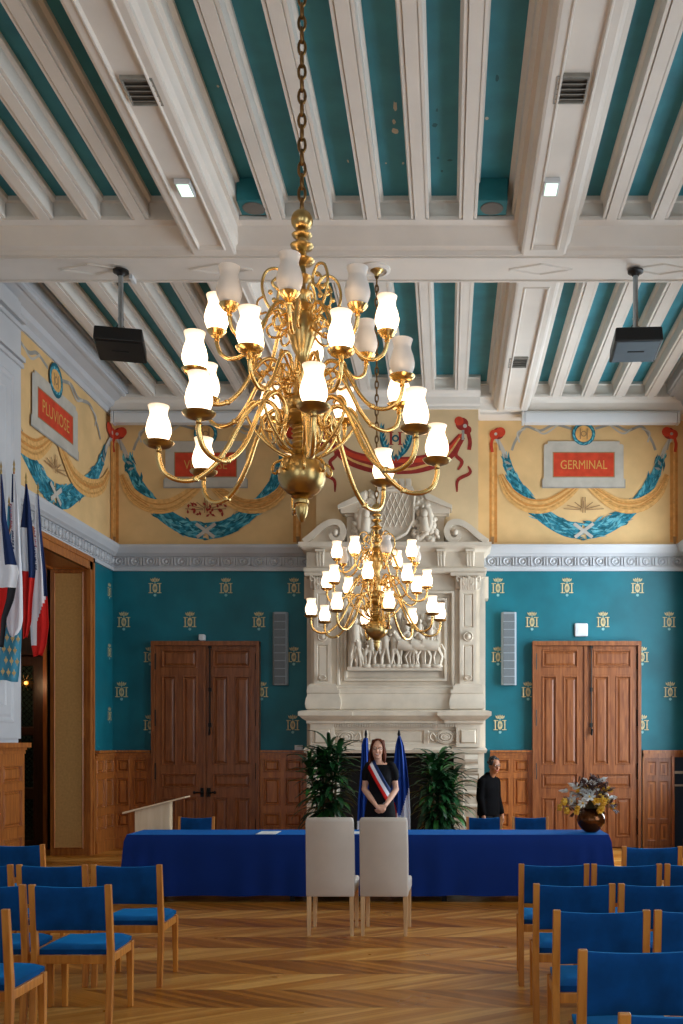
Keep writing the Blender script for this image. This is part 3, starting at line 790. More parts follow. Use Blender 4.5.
# overmantel body
mb = MB()
xo0, xo1 = fu(311), fu(480)
pface(mb, MF, xo0, xo1, fz(690), fz(574), [(fu(336), fu(455), fz(689), fz(590))], [(.02, .03), (.05, .03), (.07, -.04), (.11, -.04), (.125, .01), (.16, .01), (.175, -.04)])
mb.box(xo0, xo1, YFP+.07, YBK, fz(690), fz(574)); 
for s, x in ((-1, xo0), (1, xo1)): mb.add([(x, YFP, fz(690)), (x, YBK, fz(690)), (x, YBK, fz(574)), (x, YFP, fz(574))], [(0, 1, 2, 3)])
mb.build('overmantel', stone, fire)
for s in (-1, 1):       # outer stepped edges
    mb = MB(); x = xo0 if s < 0 else xo1
    mb.box(min(x, x+s*.09), max(x, x+s*.09), YFP+.2, YBK, fz(752), fz(574))
    mb.box(min(x, x+s*.14), max(x, x+s*.14), YFP+.25, YBK, fz(596), fz(574))
    mb.build('side_return', stone, fire)
# pilasters
for s in (-1, 1):
    c = FX+s*hw(468); mb = MB()
    a, b = c-.128, c+.128
    MP = lambda u, v, d: (u, YFP-.06-d, v)
    pface(mb, MP, a, b, fz(690), fz(590), [(a+.05, b-.05, fz(682), fz(645)), (a+.05, b-.05, fz(628), fz(594))], [(.015, -.02), (.03, -.005)], edge=.07)
    # round boss
    def disc(cx, cz, r, y):
        m = 20
        for r0, r1, d0, d1 in ((r, r*.86, 0, .03), (r*.86, r*.7, .03, .012), (r*.7, r*.45, .012, .03), (r*.45, 0.001, .03, .04)):
            vs = [(cx+q*cos(2*pi*k/m), y-dd, cz+q*sin(2*pi*k/m)) for q, dd in ((r0, d0), (r1, d1)) for k in range(m)]
            mb.add(vs, [(k, (k+1) % m, m+(k+1) % m, m+k) for k in range(m)])
    disc(c, fz(637), .078, YFP-.06)
    prof_box(mb, a-.0, b+.0, [(.06, fz(690)), (.1, fz(690)), (.1, fz(687)), (.075, fz(685)), (.06, fz(684))], YFP+.1)
    # shell ornament low on the shaft
    for j in range(5):
        t = radians_ = (j-2)*.42
        mb.tube([(c, YFP-.07, fz(681)), (c+.07*sin(t), YFP-.09, fz(681)+.09*cos(t))], [.008, .02], 6)
    mb.build('pilaster', stone, fire, smooth=True, angle=35)
    # leafy capital
    mb = MB()
    for k in range(7):
        x = a+(b-a)*(k+.5)/7
        mb.tube([(x, YFP-.06, fz(590)), (x, YFP-.11, fz(584)), (x, YFP-.15, fz(580)), (x, YFP-.12, fz(578))], [.02, .028, .024, .01], 6)
    for q in (-1, 1):
        mb.tube(cat_rom([(c+q*.06, YFP-.12, fz(586)), (c+q*.12, YFP-.13, fz(580)), (c+q*.17, YFP-.13, fz(578)), (c+q*.17, YFP-.13, fz(582)), (c+q*.14, YFP-.13, fz(581))], 4), .018, 6)
    mb.ell((c, YFP-.12, fz(580)), .045, 8, 6)
    prof_box(mb, a-.02, b+.02, [(.06, fz(578)), (.12, fz(577)), (.12, fz(574))], YFP+.1)
    prof_box(mb, a, b, [(.03, fz(590)), (.06, fz(588)), (.07, fz(577))], YFP+.1)
    mb.build('capital', stone, fire, smooth=True, angle=50)
# entablature with brackets
mb = MB()
prof_box(mb, fu(311), fu(480), [(.0, fz(574)), (.08, fz(574)), (.1, fz(572)), (.1, fz(569)), (.06, fz(568)), (.06, fz(553)), (.1, fz(552)), (.14, fz(549)), (.17, fz(548)), (.17, fz(544)), (0, fz(544))], YBK)
for c in (321, 350, 441, 470):
    x = fu(c)
    for o in (-.042, 0, .042): mb.tube([(x+o, YFP-.10, fz(553)), (x+o, YFP-.13, fz(557)), (x+o, YFP-.09, fz(567))], [.024, .024, .015], 6)
    mb.box(x-.07, x+.07, YFP-.16, YFP-.06, fz(553), fz(551))
mb.build('entablature', stone, fire, smooth=True, angle=30)
# scroll consoles lying on the cornice
for s in (-1, 1):
    mb = MB()
    # spiral band
    pts = []
    cx, cz = FX+s*hw(455), fz(534)
    path = [(fu(396)+s*(hw(486.5)), fz(543.5)), (FX+s*hw(478), fz(537)), (FX+s*hw(468), fz(528.5)), (FX+s*hw(459), fz(524)), (FX+s*hw(451), fz(525)), (FX+s*hw(447), fz(531)), (FX+s*hw(448.5), fz(539)), (FX+s*hw(454), fz(542)), (FX+s*hw(459), fz(538)), (FX+s*hw(457), fz(533)), (FX+s*hw(453.5), fz(534))]
    P3 = cat_rom([(x, YFP-.05, z) for x, z in path], 5)
    n = len(P3); vs = []
    for i, p in enumerate(P3):
        t = (P3[min(i+1, n-1)]-P3[max(i-1, 0)]).normalized(); q = Vector((-t.z, 0, t.x)); w = .045 if i < n*.6 else .045*(1-(i/n-.6)*1.5)
        for sg, yy in ((1, -.14), (1, .2), (-1, .2), (-1, -.14)):
            vs.append((p.x+q.x*w*sg, YFP+yy, p.z+q.z*w*sg))
    fs = [(0, 1, 2, 3), (n*4-4, n*4-1, n*4-2, n*4-3)]
    for i in range(n-1):
        for k in range(4): a = i*4+k; b = i*4+(k+1) % 4; fs.append((a, b, b+4, a+4))
    mb.add(vs, fs)
    # web below the scroll
    poly = [(p.x, p.z) for p in P3[:24]]+[(FX+s*hw(452), fz(544)), (FX+s*hw(487), fz(544))]
    mb.prism(poly, lambda u, v, d: (u, d, v), YFP-.07, YFP+.2)
    mb.ell((FX+s*hw(455), YFP-.12, fz(534)), (.05, .05, .05), 10, 6)
    mb.build('scroll', stone, fire, smooth=True, angle=40)
# pediment: sloping cornice pieces on short piers, coat of arms between
for s in (-1, 1):
    mb = MB(); X = lambda x: FX+s*hw(x)
    mb.box(min(X(428), X(444)), max(X(428), X(444)), YFP-.02, YBK-.3, fz(544), fz(512))
    mb.box(min(X(434), X(446)), max(X(434), X(446)), YFP-.06, YBK-.3, fz(517), fz(512))
    a = [(X(427), fz(515)), (X(449), fz(515)), (X(450), fz(509)), (X(423), fz(496)), (X(423), fz(501)), (X(430), fz(511))]
    mb.prism(a, lambda u, v, d: (u, d, v), YFP-.14, YFP+.2)
    mb.prism([(X(426), fz(502)), (X(451.5), fz(511.5)), (X(452), fz(508)), (X(424), fz(494))], lambda u, v, d: (u, d, v), YFP-.2, YFP+.2)
    mb.build('pediment', stone, fire)
mb = MB(); mb.prism([(fu(350), fz(544)), (fu(441), fz(544)), (fu(428), fz(505)), (fu(417), fz(492)), (fu(374), fz(492)), (fu(363), fz(505))], lambda u, v, d: (u, d, v), YFP, YFP+.25)
mb.build('tympanum', stone, fire)
mb = MB()
cz = fz(515)
sh = [(-.27, .35), (.27, .35), (.29, .28), (.27, -.12), (.17, -.3), (0, -.4), (-.17, -.3), (-.27, -.12), (-.29, .28)]
mb.prism([(FX+x, cz+z) for x, z in sh], lambda u, v, d: (u, d, v), YFP-.13, YFP+.05)
n = len(sh)
mb.tube([(FX+sh[i % n][0], YFP-.14, cz+sh[i % n][1]) for i in range(n+1)], .03, 6)
for i in range(-2, 3):
    mb.tube([(FX+i*.09-.12, YFP-.135, cz+.3), (FX+i*.09+.1, YFP-.135, cz-.22)], .012, 5); mb.tube([(FX+i*.09+.12, YFP-.135, cz+.3), (FX+i*.09-.1, YFP-.135, cz-.22)], .012, 5)
for i in range(5):     # mural crown
    x = FX+(i-2)*.1; mb.box(x-.04, x+.04, YFP-.14, YFP+.05, cz+.38, cz+.52); 
    mb.box(x-.02, x+.02, YFP-.15, YFP-.13, cz+.4, cz+.47)
mb.box(FX-.27, FX+.27, YFP-.16, YFP+.05, cz+.34, cz+.4)
rnd = random.Random(2)
mb.build('coat_of_arms', stone, fire, smooth=True, angle=35)
for s in (-1, 1):
    mb = MB()
    for i in range(70):    # oak and laurel sprays with small figures
        t = rnd.random(); x = FX+s*(.28+.4*rnd.random()*(1-.45*t)); z = fz(543)+t*.74
        mb.ell((x, YFP-.06-rnd.random()*.06, z), (rnd.uniform(.03, .075), .06, rnd.uniform(.03, .075)), 8, 5, R=Euler((0, rnd.uniform(0, 3), 0)).to_matrix())
    mb.tube(cat_rom([(FX+s*.33, YFP-.1, fz(543)), (FX+s*.52, YFP-.13, fz(530)), (FX+s*.5, YFP-.12, fz(512)), (FX+s*.33, YFP-.1, fz(498)), (FX+s*.4, YFP-.1, fz(492))], 5), [.05]*5+[.06]*6+[.045]*5+[.03]*5, 8)
    mb.ell((FX+s*.44, YFP-.16, fz(516)), (.06, .06, .07), 10, 7)
    mb.tube([(FX+s*.44, YFP-.14, fz(520)), (FX+s*.46, YFP-.13, fz(534))], [.07, .09], 8)
    mb.build('carved_foliage', stone, fire, smooth=True, angle=60)
# battle relief
mb = MB()
ra, rb, z0, z1 = fu(349), fu(441), fz(671), fz(612)
mb.box(ra, rb, YFP-.01, YFP+.04, z0, z1)
mb.box(ra-.02, rb+.02, YFP-.09, YFP+.04, z0, z0+.06)
rnd = random.Random(8)
yr = YFP-.07
def figure(x, z, h, lean=0, horse=False):
    k = h*1.0; b = 1.2
    mb.ell((x+lean*.5, yr-.02, z+.93*k), (.07*k, .06, .08*k), 8, 6)
    mb.tube([(x+lean*.4, yr, z+.84*k), (x+lean*.25, yr-.01, z+.7*k), (x+lean*.1, yr, z+.5*k)], [.075*k*b, .1*k*b, .085*k*b], 8)
    for s in (-1, 1):
        mb.tube([(x+s*.03*k+lean*.1, yr, z+.5*k), (x+s*(.05+rnd.random()*.08)*k, yr-.03, z+.26*k), (x+s*(.05+rnd.random()*.1)*k, yr, z)], [.055*k*b, .042*k*b, .034*k*b], 6)
        ex, ez = rnd.uniform(.08, .2)*s*k, rnd.uniform(-.15, .2)*k
        mb.tube([(x+lean*.35+s*.08*k, yr, z+.8*k), (x+lean*.3+ex, yr-.03, z+.68*k), (x+lean*.3+ex*1.4, yr-.02, z+.68*k+ez)], [.035*k*b, .03*k*b, .024*k*b], 6)
def horse(x, z, h, s):
    k = h
    mb.tube([(x-s*.2*k, yr, z+.5*k), (x, yr-.02, z+.52*k), (x+s*.18*k, yr-.01, z+.56*k)], [.14*k, .14*k, .15*k], 8)
    mb.tube([(x+s*.17*k, yr, z+.6*k), (x+s*.27*k, yr-.02, z+.82*k), (x+s*.28*k, yr-.03, z+.88*k), (x+s*.4*k, yr-.03, z+.76*k)], [.12*k, .08*k, .07*k, .045*k], 8)
    for dx, dd in ((-.2, -.1), (-.14, .06), (.12, .02), (.2, .14)):
        mb.tube([(x+s*dx*k, yr, z+.45*k), (x+s*(dx+dd)*k, yr-.02, z+.24*k), (x+s*(dx+dd*.4)*k, yr, z)], [.06*k, .042*k, .035*k], 6)
    mb.tube([(x-s*.28*k, yr, z+.55*k), (x-s*.36*k, yr, z+.4*k), (x-s*.36*k, yr, z+.2*k)], [.03*k, .035*k, .01], 6)
W = rb-ra
for fx_, hh, ln in ((.06, .42, .1), (.12, .5, -.1), (.17, .33, .1), (.25, .5, 0), (.32, .52, .05), (.4, .56, 0), (.5, .55, -.02), (.07, .75, 0)):
    figure(ra+W*fx_, z0+.06, hh, ln)
for fx_, s in ((.62, -1), (.76, -1), (.88, -1)):
    horse(ra+W*fx_, z0+.06, .62, s); figure(ra+W*fx_, z0+.33, .45, .04)
for i in range(16):   # spears, standards and the crowd behind
    x = ra+W*(.08+.9*rnd.random()); l = rnd.uniform(-.1, .1); mb.tube([(x, YFP-.02, z0+.3), (x+l, YFP-.02, z1-.04)], .012, 5)
for i in range(26):
    mb.ell((ra+W*(.05+.9*rnd.random()), YFP-.02, z0+.55+.3*rnd.random()), (.05, .035, .06), 7, 5)
for i in range(18):
    mb.ell((ra+W*rnd.random(), yr, z0+.07), (.09, .05, .035), 7, 5)
mb.build('battle_relief', stone, fire, smooth=True, angle=60, label='carved stone relief of soldiers and horsemen')
# torus course and plinth, mantel shelf, frieze
mb = MB()
a, b = fu(306), fu(486)
prof_box(mb, a+.09, b-.09, [(.03, fz(710)), (.05, fz(709)), (.065, fz(704)), (.055, fz(699)), (.03, fz(694)), (.04, fz(693)), (.04, fz(690)), (.02, fz(688))], YBK)
for s in (-1, 1):
    c = FX+s*hw(467); prof_box(mb, c-.15, c+.15, [(.08, fz(710)), (.11, fz(709)), (.125, fz(704)), (.115, fz(699)), (.085, fz(694)), (.1, fz(693)), (.1, fz(690)), (.04, fz(687))], YFP+.1)
mb.build('plinth_course', stone, fire, smooth=True, angle=25)
mb = MB()
sh_ = [(.1, fz(724)), (.13, fz(723.5)), (.13, fz(721)), (.19, fz(718.5)), (.22, fz(716.5)), (.24, fz(716)), (.24, fz(712)), (.2, fz(711)), (.05, fz(709.5))]
prof_box(mb, fu(313), fu(478), [(d-.045, z) for d, z in sh_], YBK)
for s in (-1, 1):
    c = FX+s*hw(464); prof_box(mb, c-.17, c+.17, sh_, YFP+.1)
nd = 64
for i in range(nd):
    x = fu(318)+(fu(474)-fu(318))*(i+.5)/nd; mb.box(x-.011, x+.011, YFP-.105, YFP, fz(727), fz(724))
mb.build('mantel_shelf', stone, fire)
mb = MB()
MFr = lambda u, v, d: (u, YFP-.04-d, v)
pface(mb, MFr, fu(309), fu(482), fz(747), fz(723), [(fu(330), fu(363), fz(744), fz(730)), (fu(367), fu(424), fz(744), fz(730)), (fu(428), fu(461), fz(744), fz(730))], [(.02, -.02), (.04, -.02), (.05, -.012)], edge=.3)
for s in (-1, 1):
    c = FX+s*hw(468); pface(mb, lambda u, v, d: (u, YFP-.1-d, v), c-.18, c+.18, fz(747), fz(723), [(c-.13, c+.13, fz(744), fz(729))], [(.01, -.008), (.03, .02), (.05, .02)], edge=.1)
prof_box(mb, fu(309), fu(482), [(.02, fz(753)), (.06, fz(753)), (.08, fz(750)), (.06, fz(748)), (.04, fz(747))], YBK)
mb.build('frieze', stone, fire)
for s in (-1, 1):
    mb = MB(); c = FX+s*hw(445)
    for r, d0 in ((.11, .015), (.085, .025), (.05, .035)):
        m = 24; mb.tube([(c+r*1.25*cos(2*pi*k/m), YFP-.04-d0, fz(737)+r*.85*sin(2*pi*k/m)) for k in range(m+1)], .014, 6, cap=False)
    mb.ell((c, YFP-.05, fz(737)), (.07, .04, .045), 10, 6)
    for q in (-1, 1): mb.tube(cat_rom([(c+q*.14, YFP-.06, fz(737)), (c+q*.2, YFP-.07, fz(733)), (c+q*.23, YFP-.07, fz(738)), (c+q*.18, YFP-.07, fz(741))], 4), .014, 6)
    mb.build('cartouche', stone, fire, smooth=True, angle=60)
# jambs with consoles, dark hearth opening
for s in (-1, 1):
    mb = MB(); c = FX+s*hw(471)
    a, b = c-.26, c+.2
    if s < 0: a, b = c-.2, c+.26
    pface(mb, lambda u, v, d: (u, YFP-.02-d, v), a, b, 0, fz(752), [(c-.12, c+.12, .5, 1.2)], [(.02, -.02), (.04, -.02)], edge=.5)
    for j, (z, r) in enumerate(((1.42, .07), (1.28, .06), (1.12, .05), (.9, .045), (.7, .04))):
        mb.tube([(c-.1, YFP-.02-r*1.6, z), (c+.1, YFP-.02-r*1.6, z)], r, 10)
    mb.box(a-.03, b+.03, YFP-.1, YFP+.3, 0, .18)
    mb.build('jamb', stone, fire, smooth=True, angle=35)
mb = MB(); a, b = FX-hw(457), FX+hw(457)
mb.box(a, b, YB-.12, YB-.05, 0, fz(750)); mb.box(a-.02, a, YFP, YB, 0, fz(750)); mb.box(b, b+.02, YFP, YB, 0, fz(750)); mb.box(a, b, YFP+.1, YB, fz(753), fz(750))
mb.build('firebox', soot, fire, label='dark hearth opening')
mb = MB(); mb.box(a-.1, b+.1, YFP-.5, YFP+.3, 0.001, .03); mb.build('hearth_slab', darkst, fire)
mb = MB(); mb.tube([(a, YFP-.03, fz(757)), (b, YFP-.03, fz(757))], .012, 8); mb.build('curtain_rail', chrome, fire, smooth=True, label='thin metal rail across the hearth opening')

# ================================================================ chandeliers
ch = empty('chandelier', (-.785, 5.43, 0))
H = lambda h: h+EYE
mb = MB()
prof = [(.0, 1.19), (.014, 1.2), (.028, 1.235), (.036, 1.27), (.03, 1.29), (.04, 1.295), (.04, 1.31), (.03, 1.315), (.045, 1.325), (.06, 1.33)]
mb.lathe([(r, H(h)) for r, h in prof], seg=20)
mb.lathe([(.0, H(1.30))]+[(.13*sin(a), H(1.445-.118*cos(a))) for a in [pi*i/14 for i in range(1, 14)]]+[(.02, H(1.565))], seg=32)
prof = [(.05, 1.555), (.07, 1.575), (.05, 1.59)]
for i in range(5): prof += [(.045, 1.60+i*.025), (.058, 1.61+i*.025), (.045, 1.62+i*.025)]
prof += [(.06, 1.725), (.09, 1.735), (.105, 1.76), (.09, 1.785), (.07, 1.79), (.085, 1.80), (.095, 1.83), (.08, 1.86), (.05, 1.87), (.04, 1.93), (.055, 1.98), (.06, 2.0), (.045, 2.03), (.035, 2.1), (.05, 2.13), (.075, 2.2), (.085, 2.26), (.07, 2.3), (.045, 2.33), (.06, 2.345), (.075, 2.36), (.06, 2.375), (.03, 2.39), (.03, 2.42), (.05, 2.44), (.022, 2.455), (.02, 2.49), (.05, 2.51), (.056, 2.522), (.022, 2.545), (.02, 2.58), (.062, 2.6), (.07, 2.612), (.03, 2.635), (.02, 2.665), (.058, 2.682), (.064, 2.694), (.022, 2.71), (.024, 2.73), (.05, 2.742), (.056, 2.752), (.022, 2.765), (.018, 2.785)]
mb.lathe([(r, H(h)) for r, h in prof], seg=20)
mb.lathe([(.02, H(2.775))]+[(.06*sin(a), H(2.83-.058*cos(a))) for a in [pi*i/10 for i in range(1, 10)]]+[(.014, H(2.888)), (.014, H(2.90))], seg=20)
mb.build('stem', brassd, ch, smooth=True, angle=45)
# chain
mb = MB(); z = H(2.90); ztop = ZM; n = int((ztop-z)/.066); st = (ztop-z)/n
for i in range(n+1):
    c = z+.01+i*st
    if c > ztop-.02: break
    pts = []
    for k in range(13):
        a = 2*pi*k/12; x = .0185*cos(a); zz = .04*sin(a)
        pts.append((x, 0, c+zz) if i % 2 else (0, x, c+zz))
    mb.tube(pts, .0085, 6, cap=False)
mb.build('chain', chainm, ch, smooth=True, angle=60)
mb = MB(); mb.lathe([(.001, ZM-.09), (.02, ZM-.085), (.03, ZM-.06), (.06, ZM-.03), (.09, ZM-.012), (.09, ZM+.002)], seg=24); mb.build('ceiling_rose', brassd, ch, smooth=True)
def arm_mesh(path, r):
    mb = MB(); P = cat_rom([(x, 0, H(h)) for x, h in path], 5)
    n = len(P); mb.tube(P, [r*(1 if i < n*.78 else 1-.5*(i/n-.78)/.22) for i in range(n)], 8)
    return mb, P
globe = MB(); globe.lathe([(.028, 0), (.05, .012), (.064, .045), (.066, .065), (.058, .1), (.047, .128), (.045, .142), (.052, .165), (.056, .175), (.053, .175), (.043, .145), (.045, .128), (.056, .1), (.062, .065), (.05, .02), (.02, .008)], seg=20, cap=False)
globe.v = [(x, y, z*1.1) for x, y, z in globe.v]
GON = globe.build('glass_shade', globe_on, None, smooth=True, angle=80)
globe2 = globe.build('glass_shade', globe_off, None, smooth=True, angle=80)
tiers = []
def pan_mesh(r):
    mb = MB(); mb.lathe([(.012, -.05), (.016, -.045), (.012, -.035), (.014, -.02), (.03, -.022), (r*.8, -.012), (r, .002), (r+.003, .008), (r-.003, .009), (r*.75, 0), (.034, -.006), (.03, .012), (.028, .014), (.0, .014)], seg=24)
    return mb
T = [  # R, h of globe middle, phase, arm path, radius, pan radius
 (.749, 1.675, .217, [(.75, 1.555), (.748, 1.50), (.72, 1.435), (.65, 1.40), (.56, 1.41), (.47, 1.48), (.40, 1.58), (.34, 1.70), (.28, 1.80), (.21, 1.85), (.15, 1.83), (.12, 1.76), (.145, 1.70), (.195, 1.70), (.21, 1.75)], .0135, .078),
 (.58, 2.115, .478, [(.58, 1.995), (.578, 1.95), (.555, 1.90), (.49, 1.87), (.41, 1.89), (.34, 1.96), (.28, 2.06), (.22, 2.14), (.16, 2.16), (.12, 2.12), (.115, 2.06), (.15, 2.03), (.18, 2.06)], .0115, .065),
 (.462, 2.325, .012, [(.462, 2.205), (.46, 2.17), (.44, 2.12), (.385, 2.09), (.32, 2.11), (.26, 2.18), (.22, 2.27), (.17, 2.34), (.12, 2.36), (.09, 2.32), (.10, 2.27), (.135, 2.27)], .0105, .05)]
off_near = {(2, 0), (2, 1), (2, 7), (2, 3), (1, 1)}; off_far = {(2, 0), (2, 2), (2, 5)}
for ti, (R, hm, ph, path, r, pr) in enumerate(T):
    sh_z = (-.014, -.11, -.012)[ti]; path = [(a_, b_+sh_z) for a_, b_ in path]
    mbA, P = arm_mesh(path, r)
    # secondary scroll joining arm to the stem or ball
    if ti == 0:
        mbA.tube(cat_rom([(.07, 0, H(1.545)), (.13, 0, H(1.57)), (.2, 0, H(1.62)), (.27, 0, H(1.70)), (.3, 0, H(1.78)), (.26, 0, H(1.83)), (.22, 0, H(1.8))], 5), .009, 7)
        mbA.tube(cat_rom([(.1, 0, H(1.53)), (.15, 0, H(1.50)), (.16, 0, H(1.46)), (.14, 0, H(1.45)), (.13, 0, H(1.47))], 4), .007, 6)
        mbA.tube(cat_rom([(.07, 0, H(1.76)), (.11, 0, H(1.72)), (.14, 0, H(1.66)), (.12, 0, H(1.6)), (.06, 0, H(1.58))], 4), .008, 6)
        mbA.lathe([(.018, -.012), (.022, 0), (.018, .012)], P[20][:], seg=8)
    elif ti == 1:
        mbA.tube(cat_rom([(.04, 0, H(1.95)), (.1, 0, H(1.96)), (.18, 0, H(2.0)), (.24, 0, H(2.04)), (.26, 0, H(1.98)), (.22, 0, H(1.95)), (.2, 0, H(1.98))], 5), .0075, 6)
        mbA.lathe([(.015, -.01), (.019, 0), (.015, .01)], P[20][:], seg=8)
    else:
        mbA.tube(cat_rom([(.07, 0, H(2.24)), (.12, 0, H(2.2)), (.17, 0, H(2.2)), (.19, 0, H(2.24)), (.16, 0, H(2.27)), (.14, 0, H(2.24))], 5), .007, 6)
    arm0 = mbA.build('arm', brass, None, smooth=True, angle=60)
    pan0 = pan_mesh(pr).build('drip_pan', brassd if ti == 0 else brass, None, smooth=True, angle=50)
    for k in range(8):
        a = ph+2*pi*k/8
        arm = arm0.copy(); COL.objects.link(arm); arm.parent = ch; arm.rotation_euler = (0, 0, a-pi/2); arm['tk'] = (ti, k)
        pan = pan0.copy(); COL.objects.link(pan); pan.parent = arm; pan.location = (R, 0, H(path[0][1])+.03)
        g = (globe2 if (ti, k) in off_near else GON).copy(); COL.objects.link(g); g.parent = arm; g.location = (R, 0, H(path[0][1])+.036)
        if (ti, k) in off_near: g['label'] = 'unlit frosted glass shade'
    bpy.data.objects.remove(arm0); bpy.data.objects.remove(pan0)
bpy.data.objects.remove(GON); 
# free scroll ornaments round the upper stem and between tiers
o1 = MB(); o1.tube(cat_rom([(.07, 0, H(2.33)), (.13, 0, H(2.30)), (.19, 0, H(2.36)), (.215, 0, H(2.45)), (.19, 0, H(2.53)), (.13, 0, H(2.55)), (.09, 0, H(2.49)), (.12, 0, H(2.44)), (.16, 0, H(2.47)), (.14, 0, H(2.5))], 5), .008, 7)
o1.tube(cat_rom([(.2, 0, H(2.4)), (.24, 0, H(2.36)), (.23, 0, H(2.3)), (.19, 0, H(2.31))], 4), .006, 6)
for q in ((.15, 2.38), (.17, 2.42), (.13, 2.5)): o1.ell((q[0], 0, H(q[1])), .014, 6, 5)
s1 = o1.build('scroll_ornament', brass, None, smooth=True, angle=60)
for k in range(6):
    o = s1.copy(); COL.objects.link(o); o.parent = ch; o.rotation_euler = (0, 0, 2*pi*k/6+.3)
bpy.data.objects.remove(s1)
o2 = MB(); o2.tube(cat_rom([(.04, 0, H(1.88)), (.1, 0, H(1.87)), (.16, 0, H(1.93)), (.15, 0, H(2.0)), (.1, 0, H(2.02)), (.08, 0, H(1.97)), (.11, 0, H(1.95))], 5), .007, 6)
o2.ell((.16, 0, H(1.95)), .016, 6, 5); o2.ell((.12, 0, H(1.9)), .013, 6, 5)
s2 = o2.build('scroll_ornament', brass, None, smooth=True, angle=60)
for k in range(8):
    o = s2.copy(); COL.objects.link(o); o.parent = ch; o.rotation_euler = (0, 0, 2*pi*k/8)
bpy.data.objects.remove(s2)
tag(ch, 'large three-tier brass chandelier with frosted shades hanging nearest the camera', 'chandelier')
ch2 = copy_tree(ch); ch2.location = (-.76, 10.89, -.06); ch2.scale = (.95, .95, .95)
for o in ch2.children:
    if o.name.startswith('ceiling_rose'): o.location.z = .422
    if o.name.startswith('chain'):
        z0 = H(2.90); f = (ZM+.422-z0)/(ZM-z0); o.scale.z = f; o.location.z = z0*(1-f)
tag(ch2, 'smaller-looking brass chandelier farther back, hanging in front of the stone fireplace', 'chandelier')
for arm in ch2.children:
    if 'tk' in arm.keys():
        tk = tuple(arm['tk']); arm.rotation_euler.z += (.03, .21, .29)[tk[0]]
        for g in arm.children:
            if g.name.startswith('glass_shade'):
                if tk in off_far: g.data = globe2.data; g['label'] = 'unlit frosted glass shade'
                pass
lit = None
for arm in ch.children:
    if 'tk' in arm.keys() and tuple(arm['tk']) == (0, 0): lit = [g.data for g in arm.children if g.name.startswith('glass_shade')][0]
for arm in ch2.children:
    if 'tk' in arm.keys() and tuple(arm['tk']) not in off_far:
        for g in arm.children:
            if g.name.startswith('glass_shade'):
                g.data = lit
                if 'label' in g.keys(): del g['label']
for c_ in (ch, ch2):
    for arm in c_.children:
        if 'tk' in arm.keys(): del arm['tk']
bpy.data.objects.remove(globe2)
# ================================================================ people
def loft(mb, rings, seg=20, mat=0, pw=1.0):
    """rings: (cx, cy, cz, rx, ry[, tiltx]) horizontal ellipses, closed ends"""
    vs = []; fs = []; n = len(rings)
    for cx, cy, cz, rx, ry in rings:
        for k in range(seg):
            a = 2*pi*k/seg; c, s = cos(a), sin(a)
            vs.append((cx+rx*math.copysign(abs(c)**pw, c), cy+ry*math.copysign(abs(s)**pw, s), cz))
    for i in range(n-1):
        for k in range(seg):
            a = i*seg+k; b = i*seg+(k+1) % seg; fs.append((a, b, b+seg, a+seg))
    fs += [tuple(range(seg))[::-1], tuple((n-1)*seg+k for k in range(seg))]
    mb.add(vs, fs, mat)
def limb(mb, pts, rs, seg=12):
    mb.tube(pts, rs, seg)
    for p, r in zip(pts, rs): mb.ell(p, r*.99, 12, 8)
def remesh(o, vox, it=6):
    m = o.modifiers.new('join', 'REMESH'); m.mode = 'VOXEL'; m.voxel_size = vox; m.use_smooth_shade = True
    m2 = o.modifiers.new('soft', 'SMOOTH'); m2.iterations = it; m2.factor = .5
def head(mb, c, s=1.0, R=None):
    c = Vector(c)
    def L(x, y, z): v = Vector((x, y, z))*s; return c+(R @ v if R is not None else v)
    # local: centre of head, face towards -y
    sub = MB()
    loft(sub, [(0, .01, -.10, .035, .04), (0, -.012, -.112, .03, .035), (0, -.018, -.1, .04, .055), (0, -.01, -.08, .052, .072), (0, -.004, -.05, .062, .083), (0, .0, -.015, .069, .09), (0, .004, .025, .074, .096), (0, .008, .06, .072, .095), (0, .01, .09, .058, .078), (0, .01, .108, .035, .05), (0, .01, .115, .01, .015)][1:], 24)
    sub.tube([(0, -.088, .012), (0, -.1, -.008), (0, -.112, -.026), (0, -.096, -.036)], [.009, .011, .014, .01], 10)
    sub.ell((0, -.085, -.06), (.024, .014, .012), 10, 6)
    sub.ell((0, -.066, -.094), (.022, .018, .014), 10, 6)
    for q in (-1, 1):
        sub.ell((q*.073, .012, -.008), (.010, .02, .032), 10, 7)
        sub.ell((q*.03, -.084, .03), (.022, .012, .009), 10, 6)      # brow
        sub.ell((q*.036, -.07, -.03), (.022, .02, .02), 10, 6)       # cheek
    vs = [L(*p) for p in sub.v]; mb.add(vs, sub.f)
